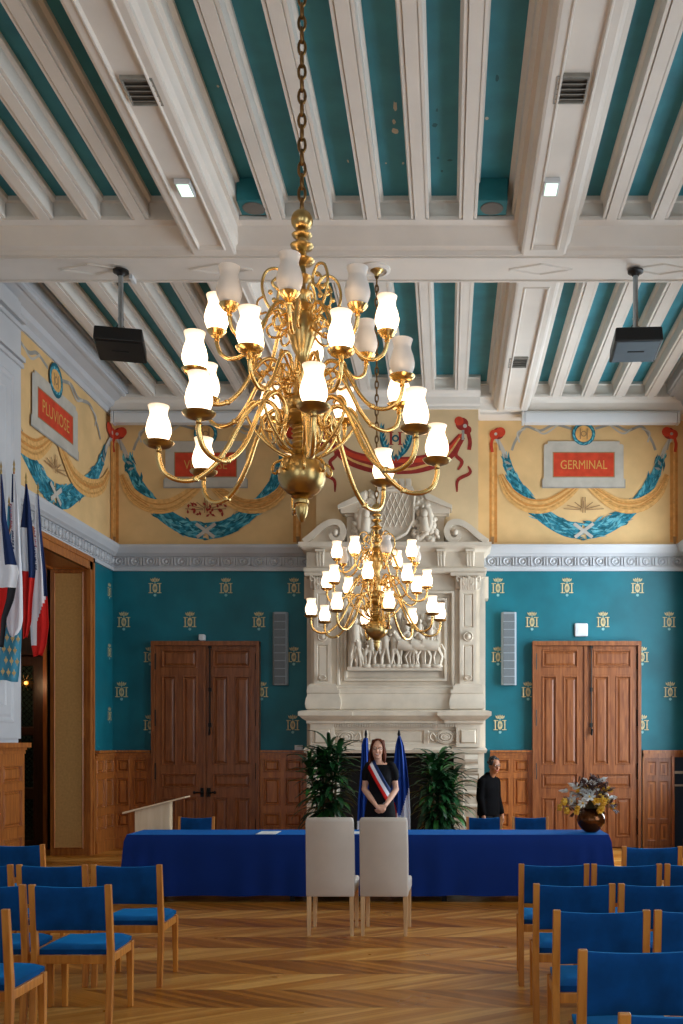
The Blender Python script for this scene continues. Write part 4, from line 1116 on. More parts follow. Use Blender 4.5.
def face_bits(parent, c, s, R, smile=True):
    c = Vector(c)
    def L(x, y, z): v = Vector((x, y, z))*s; return c+(R @ v if R is not None else v)
    for q in (-1, 1):
        mb = MB(); mb.ell(L(q*.031, -.085, .012), (.012*s, .007*s, .007*s), 10, 6, 0); mb.ell(L(q*.031, -.091, .012), (.005*s, .004*s, .005*s), 8, 6, 1)
        mb.build('eye', [teeth, eyem], parent, smooth=True, angle=80)
    mb = MB(); mb.tube(cat_rom([L(-.026, -.086, -.056), L(-.012, -.096, -.064), L(.012, -.096, -.064), L(.026, -.086, -.056)], 3), .0048*s, 6, 0)
    if smile: mb.tube(cat_rom([L(-.02, -.091, -.057), L(0, -.099, -.06), L(.02, -.091, -.057)], 3), .0042*s, 6, 1)
    mb.build('mouth', [lips, teeth], parent, smooth=True, angle=80)
    mb = MB()
    for q in (-1, 1):
        m = 14; mb.tube([L(q*.033+.022*cos(2*pi*k/m), -.103, .010+.017*sin(2*pi*k/m)) for k in range(m+1)], .0018*s, 5, cap=False)
        mb.tube([L(q*.055, -.102, .013), L(q*.074, -.05, .014), L(q*.076, .01, .008)], .0018*s, 5)
    mb.tube([L(-.011, -.104, .013), L(.011, -.104, .013)], .0018*s, 5)
    mb.build('glasses', iron, parent, smooth=True, angle=80, label='thin dark framed glasses')
def hand(mb, wrist, direc, palmn, s=1.0, side=1, curl=.5):
    """palm + five fingers; direc: wrist->knuckles, palmn: palm normal, side: thumb side sign"""
    w = Vector(wrist); d = Vector(direc).normalized(); n = Vector(palmn); n = (n-d*n.dot(d)).normalized(); t = d.cross(n)*side
    def L(a, b, c): return w+(d*a+t*b+n*c)*s
    mb.tube([L(-.02, 0, 0), L(.02, 0, 0), L(.05, 0, .0), L(.085, 0, 0)], [.021*s, .026*s, .03*s, .027*s], 12)
    for o in (-.028, -.01, .01, .028): mb.tube([L(.03, o*.7, 0), L(.088, o, .002)], [.011*s, .0105*s], 8)
    for o, ln in ((.028, .068), (.0095, .078), (-.0095, .073), (-.027, .058)):
        p0 = L(.086, o, 0); a1 = curl*.9; a2 = curl*2.0; a3 = curl*2.7
        p1 = p0+(d*cos(a1)+n*sin(a1))*ln*.45*s; p2 = p1+(d*cos(a2)+n*sin(a2))*ln*.32*s; p3 = p2+(d*cos(a3)+n*sin(a3))*ln*.25*s
        limb(mb, [p0, p1, p2, p3], [.0092*s, .0085*s, .0078*s, .0068*s], 8)
    b0 = L(.02, .022, .004); b1 = L(.048, .046, .016); b2 = L(.075, .052, .028); b3 = L(.098, .05, .036)
    limb(mb, [b0, b1, b2, b3], [.014*s, .0115*s, .0098*s, .0085*s], 8)

# ---- the woman behind the table
wo = empty('person', (-.79, 11.9, 0)); wo.scale = (.97, 1.0, 1.028)
tag(wo, 'smiling woman in a black dress with a tricolour sash, hands clasped behind the blue table', 'person')
mb = MB()
HC = (-.03, -.005, 1.553); HR = Euler((.02, .06, .05)).to_matrix()
head(mb, HC, 1.0, HR)
limb(mb, [(-.005, .015, 1.36), (-.02, .0, 1.41), (-.027, -.005, 1.47)], [.062, .047, .05])
loft(mb, [(0, .015, 1.405, .05, .05), (0, .015, 1.385, .105, .062), (0, .01, 1.35, .142, .078), (0, 0, 1.28, .145, .095), (0, -.005, 1.2, .14, .1), (0, 0, 1.1, .125, .088), (0, 0, 1.04, .122, .085), (0, .005, .95, .15, .1), (0, .01, .86, .17, .11), (0, .01, .8, .165, .11), (0, .01, .74, .12, .1)], 24)
for q in (-1, 1):
    limb(mb, [(q*.145, .01, 1.345), (q*.168, .015, 1.25), (q*.19, .02, 1.1)], [.05, .043, .036])
    el = (q*.194, .02, 1.085); wr = (q*.052+.02, -.185, .905)
    mid = tuple((a*.55+b*.45) for a, b in zip(el, wr))
    limb(mb, [el, mid, wr], [.038, .036, .023])
    limb(mb, [(q*.09, .01, .84), (q*.085, .0, .48), (q*.08, .02, .27), (q*.08, .02, .08)], [.088, .052, .05, .034])
    mb.tube([(q*.08, .04, .035), (q*.085, -.06, .03), (q*.09, -.15, .025)], [.035, .036, .026], 10)
    hand(mb, wr, (-q*.55, -.12, -.45), (-q*.5, .75, .1), .95, side=-q if q > 0 else 1, curl=.55 if q > 0 else .75)
body = mb.build('body', skin, wo); remesh(body, .0062, 4)
mb = MB()   # dress
loft(mb, [(0, .02, 1.378, .1, .062), (0, .012, 1.368, .128, .08), (0, .008, 1.35, .152, .092), (0, -.002, 1.28, .152, .112), (0, -.012, 1.21, .15, .125), (0, -.004, 1.12, .134, .105), (0, 0, 1.04, .13, .1), (0, .005, .95, .165, .117), (0, .01, .86, .186, .128), (0, .01, .72, .2, .135), (0, .01, .55, .215, .15), (0, .01, .5, .215, .15)], 28)
for q in (-1, 1): limb(mb, [(q*.13, .01, 1.345), (q*.166, .014, 1.28), (q*.176, .016, 1.225)], [.067, .063, .056])
dr = mb.build('dress', blackc, wo); remesh(dr, .009, 4)
mb = MB()   # neckline skin plane cut: lighter scoop shown by a low collar
# sash
def torso(z):
    T_ = [(1.41, .095, .072), (1.385, .13, .085), (1.35, .158, .1), (1.28, .158, .12), (1.21, .157, .134), (1.12, .142, .115), (1.04, .14, .112), (.95, .178, .13), (.86, .2, .14)]
    for (a, b, c), (d, e, f) in zip(T_, T_[1:]):
        if z >= d: k = (z-d)/(a-d); return e+(b-e)*k, f+(c-f)*k
    return T_[-1][1:]
mb = MB(); nst = 26
A, B = Vector((-.115, 0, 1.40)), Vector((.135, 0, .975)); dn = (B-A).normalized(); pn = Vector((-dn.z, 0, dn.x))
if pn.x < 0: pn = -pn
for face in (-1, 1):
    rows = []
    for i in range(nst+1):
        row = []
        for j in range(7):
            p = A+(B-A)*(i/nst)+pn*(j/6-.5)*.115
            a, b = torso(p.z); r = max(0, 1-(p.x/a)**2)
            row.append((p.x if r > 0 else math.copysign(a, p.x), face*(b*sqrt(r)+.006) , p.z))
        rows.append(row)
    base = len(mb.v); vs = [p for r in rows for p in r]
    for i in range(nst):
        for j in range(6):
            a = i*7+j; mb.add([vs[a], vs[a+1], vs[a+8], vs[a+7]], [(0, 1, 2, 3)], j//2)
sa = mb.build('sash', [fred, fwhite, fblue], wo, smooth=True, angle=80, label='red, white and blue sash'); 
so = sa.modifiers.new('thick', 'SOLIDIFY'); so.thickness = .004; so.offset = 1
# hair
def hair_mesh(name, c, R, parent, mat, long):
    c = Vector(c); mb = MB()
    def L(x, y, z): v = Vector((x, y, z)); return c+(R @ v if R is not None else v)
    sub = MB()
    rg = []
    for i in range(9):
        th = pi*.5*i/8
        rg.append((0, .022+.004*(1-sin(th)), .02+.103*sin(th), .082*cos(th)+.002, .098*cos(th)+.002))
    loft(sub, rg, 24)
    keep = sub.v
    mb.add([L(*p) for p in keep], sub.f)
    if long:
        for q in (-1, 1):
            for j in range(8):
                a = j/7; y = -.03+.115*a; f = (1-a)*.01
                mb.tube(cat_rom([L(q*.02, y*.9-.01, .112), L(q*.062, y, .082), L(q*.078, y+.01, .02), L(q*(.084+.012*a), y+.012+f, -.06), L(q*(.092), y+.01+f, -.12), L(q*(.09-.01*(j % 2)), y-.0, -.18-.014*(j % 3))], 3), [.013]*3+[.014]*3+[.016]*3+[.018]*3+[.015]*3+[.006], 7)
        for j in range(7):
            x = -.06+.02*j; mb.tube(cat_rom([L(x, .06, .1), L(x*1.2, .1, .02), L(x*1.2, .105, -.08), L(x*1.2, .09, -.19)], 3), [.02]*6+[.02]*3+[.01], 7)
        for q in (-1, 1):
            mb.tube(cat_rom([L(q*.004, -.074, .112), L(q*.034, -.072, .098), L(q*.06, -.056, .062), L(q*.074, -.038, .01), L(q*.08, -.03, -.05)], 3), [.012]*4+[.013]*4+[.012]*4+[.008], 7)
    else:
        rr = random.Random(3)
        for j in range(60):
            az = rr.uniform(0, 2*pi); el = rr.uniform(.0, 1.5); y_ = .02+.1*cos(el)*sin(az)
            if y_ < -.045 and el < .75: continue
            mb.ell(L(.084*cos(el)*cos(az), y_, .022+.105*sin(el)), .017, 7, 5)
    o = mb.build(name, mat, parent); remesh(o, .006, 2); return o
hair_mesh('hair', HC, HR, wo, hairm, True)
face_bits(wo, HC, 1.0, HR)
for q in (-1, 1):
    mb = MB(); mb.tube([(q*.08, .05, .035), (q*.085, -.06, .035), (q*.09, -.165, .03)], [.042, .043, .032], 12); mb.box(q*.085-.04, q*.085+.04, -.18, .08, 0, .012); mb.build('shoe', black, wo, smooth=True)
mb = MB(); m = 16; mb.tube([(.072+.026*cos(2*pi*k/m), -.175+.006*cos(2*pi*k/m), .917+.026*sin(2*pi*k/m)) for k in range(m+1)], .005, 6); mb.build('bracelet', chrome, wo, smooth=True)
# ---- man half hidden beside the fireplace
mn = empty('person', (px(489.5, 14.75), 14.75, 0), .85); 
tag(mn, 'dark-suited person with glasses leaning beside the right edge of the stone fireplace', 'person')
HC = (.0, -.09, 1.335); HR = Euler((.12, -.05, -.35)).to_matrix()
mb = MB(); head(mb, HC, 1.0, HR)
limb(mb, [(.0, .0, 1.13), (.0, -.03, 1.18), (.0, -.07, 1.24)], [.065, .055, .055])
loft(mb, [(.0, .015, 1.18, .06, .055), (-.01, .015, 1.15, .14, .075), (-.01, .01, 1.1, .18, .1), (-.02, 0, 1.0, .175, .11), (-.02, 0, .86, .155, .11), (-.03, .0, .76, .165, .115), (-.03, 0, .7, .14, .11)], 24)
for q in (-1, 1):
    wr = (q*.17-.0, -.1, .62) if q > 0 else (-.2, -.05, .62)
    limb(mb, [(q*.165, .01, 1.09), (q*.2-.02, .0, .86), wr], [.058, .045, .03])
    hand(mb, wr, (0, -.1, -1), (-q, 0, 0), 1.0, side=q, curl=.35)
    limb(mb, [(q*.09-.03, .0, .74), (q*.09-.02, -.03, .42), (q*.09, .03, .08)], [.095, .065, .045])
    mb.tube([(q*.09, .05, .04), (q*.1, -.06, .035), (q*.11, -.17, .03)], [.038, .04, .03], 10)
body = mb.build('body', skin2, mn); remesh(body, .008, 4)
mb = MB()
loft(mb, [(.0, -.015, 1.235, .07, .066), (.0, .0, 1.205, .078, .07), (-.01, .015, 1.165, .15, .088), (-.01, .01, 1.1, .2, .118), (-.02, 0, 1.0, .195, .13), (-.02, 0, .86, .178, .13), (-.03, .0, .74, .195, .14), (-.03, 0, .6, .195, .14)], 24)
for q in (-1, 1):
    wr = (q*.17, -.09, .64) if q > 0 else (-.2, -.045, .64)
    limb(mb, [(q*.165, .01, 1.09), (q*.2-.02, .0, .86), wr], [.072, .06, .045])
o = mb.build('jacket', suit, mn); remesh(o, .011, 4)
mb = MB()
for q in (-1, 1): limb(mb, [(q*.08-.03, .0, .7), (q*.09-.02, -.03, .42), (q*.09, .03, .06)], [.115, .085, .065])
o = mb.build('trousers', blackc, mn); remesh(o, .012, 4)
hair_mesh('hair', HC, HR, mn, hairk, False); face_bits(mn, HC, 1.0, HR, False)
for q in (-1, 1):
    mb = MB(); mb.tube([(q*.09, .06, .045), (q*.1, -.06, .04), (q*.11, -.185, .032)], [.045, .047, .035], 12); mb.box(q*.1-.042, q*.1+.042, -.2, .1, 0, .012); mb.build('shoe', black, mn, smooth=True)

# ================================================================ seating
def chair_proto():
    """blue velvet chair, origin at floor between rear legs, facing +y"""
    t = empty('upholstered_chair'); w = .235
    # backrest pad, gently curved
    mb = MB(); nx = 10; vs = []
    def ctr(x, z): return -.035*(z-.45)/.39+.022*(1-(x/w)**2)   # lean back, hollow
    rows = []
    zs = [.565, .575, .62, .7, .78, .822, .832]
    for zi, z in enumerate(zs):
        th = .017 if 0 < zi < len(zs)-1 else .010
        row = []
        for i in range(nx+1):
            x = -.205+.41*i/nx; row.append((x, ctr(x, z)-th, z-.012*(z > .7)*(1-(x/.205)**2)))
        for i in range(nx+1):
            x = .205-.41*i/nx; row.append((x, ctr(x, z)+th, z-.012*(z > .7)*(1-(x/.205)**2)))
        rows.append(row)
    n = len(rows[0]); vs = [p for r in rows for p in r]; fs = []
    for i in range(len(rows)-1):
        for k in range(n): a = i*n+k; b = i*n+(k+1) % n; fs.append((a, b, b+n, a+n))
    for base in (0, (len(rows)-1)*n):
        for k in range(nx): fs.append((base+k, base+k+1, base+n-2-k, base+n-1-k))
    mb.add(vs, fs); mb.build('backrest', fab, t, smooth=True, angle=50)
    # seat cushion
    mb = MB(); g = 10; vs = []; fs = []
    def top(u, v): e = min(u, 1-u, v, 1-v); return .468-.022*max(0, 1-e/.09)**2+.004*sin(u*7)*sin(v*5)
    for j in range(g+1):
        for i in range(g+1):
            u, v = i/g, j/g; x = (-.213+.426*u)*(1-.03*v); y = .03+.43*v
            vs.append((x, y, top(u, v)))
    for j in range(g):
        for i in range(g): a = j*(g+1)+i; fs.append((a, a+1, a+g+2, a+g+1))
    o = len(vs); per = [i for i in range(g+1)]+[(j*(g+1)+g) for j in range(1, g+1)]+[g*(g+1)+i for i in range(g-1, -1, -1)]+[j*(g+1) for j in range(g-1, 0, -1)]
    low = []
    for p in per: x, y, z = vs[p]; vs.append((x*.99, y, .415)); low.append(len(vs)-1)
    for k in range(len(per)): a, b = per[k], per[(k+1) % len(per)]; fs.append((a, b, low[(k+1) % len(per)], low[k]))
    fs.append(tuple(low)); mb.add(vs, fs); mb.build('seat', fabs, t, smooth=True, angle=60)
    mb = MB()
    mb.box(-.21, .21, .0, .022, .365, .415); mb.box(-.2, .2, .43, .45, .365, .415)
    for s in (-1, 1): mb.hexa([(s*.218-.012, .02, .365), (s*.218+.012, .02, .365), (s*.208+.012, .44, .365), (s*.208-.012, .44, .365)], [(s*.218-.012, .02, .415), (s*.218+.012, .02, .415), (s*.208+.012, .44, .415), (s*.208-.012, .44, .415)])
    bevel(mb.build('seat_frame', wchair, t), .003)
    for s in (-1, 1):
        mb = MB(); x0, x1 = (s*.205, s*.243)
        if s < 0: x0, x1 = x1, x0
        q = lambda y0, y1, z, a=x0, b=x1: [(a, y0, z), (b, y0, z), (b, y1, z), (a, y1, z)]
        L = [q(-.045, -.012, 0), q(-.012, .028, .36), q(-.012, .028, .46), q(-.05, -.022, .842)]
        for a, b in zip(L, L[1:]): mb.hexa(a, b)
        bevel(mb.build('rear_leg', wchair, t), .004)
        mb = MB(); mb.hexa([(s*.208-.015, .42, 0), (s*.208+.015, .42, 0), (s*.208+.015, .45, 0), (s*.208-.015, .45, 0)], [(s*.206-.02, .405, .42), (s*.206+.02, .405, .42), (s*.206+.02, .45, .42), (s*.206-.02, .45, .42)])
        bevel(mb.build('front_leg', wchair, t), .003)
    return t
cp = chair_proto(); first = True
def put_chair(X, Y, label, group, rz=0.0):
    global first
    o = cp if first else copy_tree(cp); first = False
    o.location = (X, Y, 0); o.rotation_euler = (0, 0, rz); tag(o, label, 'chair', group); return o
GL, GR, GT = 'blue chairs of the left block', 'blue chairs of the right block', 'blue chairs behind the blue table'
Lc = [(-2.19, 6.88, 0, 'blue chair at the aisle end of the left block, front row nearest the table'),
 (-2.70, 6.88, 0, 'blue chair second from the aisle in the left block, row nearest the table'),
 (-3.21, 6.88, 0, 'blue chair cut by the left edge, in the row nearest the table'),
 (-2.215, 5.92, 0, 'blue chair at the aisle in the second left row, the most complete on that side'),
 (-2.72, 5.92, 0, 'blue chair beside the prominent one, its right half showing at the left edge'),
 (-2.435, 5.06, -.03, 'blue chair in the third left row, only its right post and seat in view'),
 (-2.25, 4.07, 0, 'nearest blue chair on the left, only a seat corner in view at the edge'),
 (-3.54, 8.24, 0, 'farthest blue chair on the left, standing before the wooden wainscot'),
]
for x, y, r_, l in Lc: put_chair(x, y, l, GL, r_)
Rc = [(1.654, 8.08, 0, 'farthest blue chair on the right, standing alone before the small wooden door'),
 (.74, 6.92, 0, 'blue chair at the aisle end of the right row that is nearest the table'),
 (1.24, 6.92, 0, 'blue chair second from the aisle in the right row nearest the table'),
 (1.745, 6.92, 0, 'blue chair third from the aisle in the right row nearest the table'),
 (.757, 5.96, 0, 'blue chair at the aisle end of the second right row'),
 (1.26, 5.96, 0, 'blue chair second from the aisle in the second right row'),
 (.775, 5.03, 0, 'blue chair at the aisle end of the third right row'),
 (1.28, 5.03, 0, 'blue chair second from the aisle in the third right row'),
 (.775, 4.08, 0, 'large near blue chair in the fourth right row, at the aisle'),
 (.775, 3.13, 0, 'nearest blue chair on the right, only its top rail in view at the bottom'),
]
for x, y, r_, l in Rc: put_chair(x, y, l, GR, r_)
for x, l in ((196, 'blue chair behind the table beside the lectern, back to the left door'), (484.5, 'blue chair behind the table, just right of the right-hand plant'), (530.5, 'blue chair behind the table, between the suited person and the vase')):
    put_chair(px(x, 12.5), 12.5, l, GT, pi).scale = (.94, .94, .885)
# two high-backed cream chairs before the table
def cream_chair(X, label, rz):
    t = empty('dining_chair', (X, 8.66, 0), rz)
    mb = MB()
    L = []
    for z, y0, y1, w in ((.345, -.02, .07, .205), (.36, -.025, .075, .209), (.48, -.03, .065, .209), (.75, -.055, .03, .209), (.99, -.085, -.01, .206), (1.02, -.088, -.018, .2), (1.03, -.08, -.03, .19)):
        c = .012
        L.append([(-w+c, y0, z), (w-c, y0, z), (w, y0+c, z), (w, y1-c, z), (w-c, y1, z), (-w+c, y1, z), (-w, y1-c, z), (-w, y0+c, z)])
    vs = [p for r in L for p in r]; fs = [tuple(range(8))[::-1], tuple(len(vs)-8+k for k in range(8))]
    for i in range(len(L)-1):
        for k in range(8): a = i*8+k; b = i*8+(k+1) % 8; fs.append((a, b, b+8, a+8))
    mb.add(vs, fs); mb.build('backrest', leather, t, smooth=True, angle=50)
    mb = MB(); mb.box(-.212, .212, .06, .45, .36, .47); bevel(mb.build('seat', leather, t), .02, 3)
    for s in (-1, 1):
        mb = MB(); mb.hexa([(s*.186-.014, -.02, 0), (s*.186+.014, -.02, 0), (s*.186+.014, .01, 0), (s*.186-.014, .01, 0)], [(s*.184-.02, -.015, .35), (s*.184+.02, -.015, .35), (s*.184+.02, .025, .35), (s*.184-.02, .025, .35)])
        bevel(mb.build('rear_leg', wleg, t), .003)
        mb = MB(); mb.hexa([(s*.19-.014, .41, 0), (s*.19+.014, .41, 0), (s*.19+.014, .44, 0), (s*.19-.014, .44, 0)], [(s*.186-.02, .405, .365), (s*.186+.02, .405, .365), (s*.186+.02, .44, .365), (s*.186-.02, .44, .365)])
        bevel(mb.build('front_leg', wleg, t), .003)
    tag(t, label, 'chair', 'cream high-backed chairs before the table')
cream_chair(-1.005, 'cream high-backed chair on the left of the pair before the table', .0)
cream_chair(-.54, 'cream high-backed chair on the right of the pair before the table', -.03)

# ================================================================ table
TX0, TX1, TY0, TY1, TZ = -3.34, 1.695, 10.44, 11.05, .712
tb = empty('conference_table', ((TX0+TX1)/2, 10.77, 0)); hw_ = (TX1-TX0)/2
mb = MB(); mb.box(-hw_+.02, hw_-.02, -.31, .26, .68, .705); mb.build('tabletop', wlect, tb)
for x in (-hw_+.15, -.8, .8, hw_-.15):
    for y in (-.2, .2): mb = MB(); mb.box(x-.025, x+.025, y-.025, y+.025, 0, .68); mb.build('leg', iron, tb)
tag(tb, 'long conference table entirely under the royal blue cloth', 'table')
mb = MB()
# cloth: top grid and falling skirt with soft folds
nx, ny = 150, 8
per = []
def P_(x, y): return (x, y)
N1, N2 = 160, 22
for i in range(N1): per.append((TX0+(TX1-TX0)*i/N1, TY0, 0, -1))
for i in range(N2): per.append((TX1, TY0+(TY1-TY0)*i/N2, 1, 0))
for i in range(N1): per.append((TX1-(TX1-TX0)*i/N1, TY1, 0, 1))
for i in range(N2): per.append((TX0, TY1-(TY1-TY0)*i/N2, -1, 0))
corners = [(TX0, TY0), (TX1, TY0), (TX1, TY1), (TX0, TY1)]
vs = []; fs = []; n = len(per); rows = 10
for j in range(rows+1):
    t = j/rows
    for k, (x, y, nx_, ny_) in enumerate(per):
        s = k/n*2*pi
        amp = .010*t*sin(k*.55+1.3*sin(k*.13))+.008*t*sin(k*.21)
        near = min(math.hypot(x-a, y-b) for a, b in corners)
        cf = max(0, 1-near/.22)
        amp += .045*t*cf+(.02*t*cos(near*42)*max(0, 1-near/.6))
        out = .010+amp+(.012 if t > 0 else 0)
        ox, oy = nx_, ny_
        if cf > 0:
            cx = 1 if x > (TX0+TX1)/2 else -1; cy = 1 if y > 10.77 else -1
            ox = ox*(1-cf)+cx*.8*cf; oy = oy*(1-cf)+cy*.8*cf
        z = TZ-.004*(t > 0)-t*(TZ-.08)+.004*sin(k*.3)*t
        vs.append((x+ox*out*(t > 0), y+oy*out*(t > 0), z))
for j in range(rows):
    for k in range(n): a = j*n+k; b = j*n+(k+1) % n; fs.append((a, a+n, b+n, b))
fs.append(tuple(range(n)))
mb.add(vs, fs); tc_ = mb.build('tablecloth', cloth, None, smooth=True, angle=50)
tag(tc_, 'royal blue cloth draped to the floor over the long table', 'tablecloth')
# papers
for X_, Y_, w_, d_, nm in ((px(268, 10.62), 10.62, .21, .3, 'white sheets of paper lying on the blue cloth near the lectern'), (px(356.5, 10.62), 10.62, .3, .22, 'white sheets of paper on the cloth between the two cream chairs')):
    mb = MB()
    for k in range(4): mb.box(X_-w_/2+.004*k, X_+w_/2+.004*k, Y_-d_/2, Y_+d_/2, TZ+.001+k*.002, TZ+.0028+k*.002)
    tag(mb.build('paper_sheets', paper, None), nm, 'paper')
# ================================================================ lectern standing behind the table
le = empty('lectern', (px(154, 11.3), 11.3, 0))
x = lambda p: px(p, 11.3)-px(154, 11.3); z = lambda p: pz(p, 11.3)
mb = MB(); t0, t1 = x(136.5), x(171)
mb.prism([(t0, 0), (t1, 0), (t1, z(801)), (t0, z(810))], lambda u, v, d: (u, d, v), -.06, -.045); mb.build('front_panel', wlect, le)
mb = MB(); mb.prism([(t0, 0), (t1, 0), (t1, z(801)), (t0, z(810))], lambda u, v, d: (u, d, v), .045, .06); mb.build('back_panel', wlect, le)
mb = MB(); mb.box(t1-.02, t1, -.045, .045, 0, z(801)); mb.build('side_panel', wlect, le)
mb = MB(); mb.prism([(x(125.5), z(813.5)), (x(187.5), z(797.5)), (x(187.5), z(796)), (x(125.5), z(811.5))], lambda u, v, d: (u, d, v), -.12, .12); bevel(mb.build('reading_top', wlect, le), .003)
mb = MB(); mb.box(t0-.0, t1+.0, -.14, .14, 0, .03); mb.build('base', wlect, le)
tag(le, 'pale wooden lectern with sloping top behind the left end of the table', 'lectern')
# ================================================================ vase and bouquet
VX, VY = px(591, 10.72), 10.72
va = empty('vase', (VX, VY, TZ+.002)); va.scale = (.92, .92, .9)
mb = MB(); mb.lathe([(.0, 0), (.06, 0), (.075, .01), (.12, .045), (.155, .1), (.165, .15), (.155, .2), (.12, .245), (.09, .262), (.085, .27), (.098, .283), (.09, .286), (.078, .27), (.08, .25), (.0, .24)], seg=36, cap=False)
mb.build('bowl', bronze, va, smooth=True, angle=60); tag(va, 'round bronze-brown vase on the right end of the blue cloth', 'vase')
bq = empty('bouquet', (VX, VY, TZ+.2)); rnd = random.Random(21)
tag(bq, 'bouquet of pale, yellow and dark dried flowers standing in the bronze vase', 'flowers')
mb = MB(); tips = []
for i in range(98):
    a = rnd.uniform(0, 2*pi); el = rnd.uniform(-.2, 1.35); r = rnd.uniform(.15, .29)
    px_ = r*cos(el)*cos(a)*1.02; py_ = r*cos(el)*sin(a)*.9; pz_ = .03+r*1.1*sin(el)+.03+.03*rnd.random()
    px_ -= .03; tips.append(Vector((px_, py_, pz_)))
    mb.tube(cat_rom([(rnd.uniform(-.03, .03), rnd.uniform(-.03, .03), .0), (px_*.35, py_*.35, max(.09, pz_*.75)), (px_, py_, pz_)], 3), .0035, 5)
mb.build('stems', stemm, bq)
def blossom(mat, kind):
    mb = MB()
    if kind == 0:
        for k in range(7):
            a = 2*pi*k/7; d = Vector((cos(a), sin(a), .35)); p = Vector((cos(a)*.03, sin(a)*.03, .012)); R = Euler((0, -.3, a)).to_matrix(); mb.ell(p, (.028, .014, .005), 7, 4, R=R)
        mb.ell((0, 0, .01), .012, 7, 5, 1)
    elif kind == 1:
        for k in range(6):
            for q in range(3):
                a = 2*pi*k/6+q; R = Euler((0, -.5-q*.3, a)).to_matrix(); mb.ell((cos(a)*.018, sin(a)*.018, .008*q), (.02, .012, .006), 6, 4, R=R)
    else:
        for k in range(9):
            a = rnd.uniform(0, 6.3); R = Euler((rnd.uniform(-.6, .6), -.7, a)).to_matrix(); mb.ell((cos(a)*.03, sin(a)*.03, rnd.uniform(-.01, .04)), (.03, .011, .003), 6, 4, R=R)
    return mb.build('blossom', [mat, pgold], None, smooth=True, angle=60)
kinds = [blossom(pwhite, 0), blossom(pgold, 1), blossom(pbrown, 2), blossom(pwhite, 2)]
for i, t in enumerate(tips):
    if t.z > .27: w = rnd.choice([2, 2, 2, 0, 3])
    elif t.x < -.02: w = rnd.choice([0, 3, 3, 3, 1, 0]) if t.z > .14 else rnd.choice([1, 1, 0, 2])
    else: w = rnd.choice([1, 1, 1, 1, 2, 3])
    o = kinds[w].copy(); COL.objects.link(o); o.parent = bq; o.location = t
    d = (t-Vector((0, 0, .05))).normalized(); o.rotation_euler = d.to_track_quat('Z', 'Y').to_euler(); s = rnd.uniform(.95, 1.4); o.scale = (s, s, s)
for k in kinds: bpy.data.objects.remove(k)
# ================================================================ potted plants
def plant(X, Y, H_, seed, label, spread):
    rnd = random.Random(seed); t = empty('potted_plant', (X, Y, 0))
    mb = MB(); mb.lathe([(.0, 0), (.15, 0), (.16, .01), (.2, .36), (.215, .37), (.215, .4), (.195, .4), (.185, .35), (.0, .35)], seg=28, cap=False); mb.build('planter', potm, t, smooth=True, angle=40)
    st = []; mb = MB()
    for i in range(8):
        a = rnd.uniform(0, 6.3); r = rnd.uniform(.02, .1); h = H_*rnd.uniform(.62, .86) if i else H_*.8
        tx, ty = cos(a)*r*2.2*spread*3, sin(a)*r*2
        if i == 0: tx = ty = 0
        P = cat_rom([(cos(a)*r, sin(a)*r, .33), ((tx)*.6, (ty)*.6, .33+(h-.33)*.5), (tx, ty, h)], 6)
        mb.tube(P, [.02-.010*j/len(P) for j in range(len(P))], 8); st.append(P)
    mb.build('cane', stemm, t, smooth=True)
    mb = MB()
    for P in st:
        nl = 46
        for j in range(nl):
            k = j/nl; p = P[int((len(P)-1)*(.12+.88*k))]; az = j*2.4+rnd.uniform(-.3, .3)
            L = rnd.uniform(.34, .56)*(.75+.3*k); e = -.15+1.35*k+rnd.uniform(-.25, .3); w = rnd.uniform(.026, .042)
            d = Vector((cos(az), sin(az), 0)); pts = []; ang = e; q = Vector(p)
            seg = 6; vs = []
            for s_ in range(seg+1):
                u = s_/seg; ww = w*(sin(pi*min(1, (u*.92+.08)))**.7)
                sd = Vector((-d.y, d.x, 0))
                vs += [q-sd*ww, q+Vector((0, 0, -ww*.35)), q+sd*ww]
                q = q+(d*cos(ang)+Vector((0, 0, 1))*sin(ang))*L/seg; ang -= .28
            mb.add(vs, [f for s_ in range(seg) for f in ((s_*3, s_*3+1, s_*3+4, s_*3+3), (s_*3+1, s_*3+2, s_*3+5, s_*3+4))], 0 if rnd.random() > .2 else 1)
    mb.build('foliage', [leafm, leaf2], t, smooth=True, angle=70, weld=False, recalc=False)
    tag(t, label, 'plant')
plant(px(329, 13.3), 13.3, 1.95, 3, 'tall leafy green plant left of the woman, against the stone jamb', .5)
plant(px(440, 13.3), 13.3, 1.82, 8, 'tall leafy green plant right of the woman and the flag', .5)
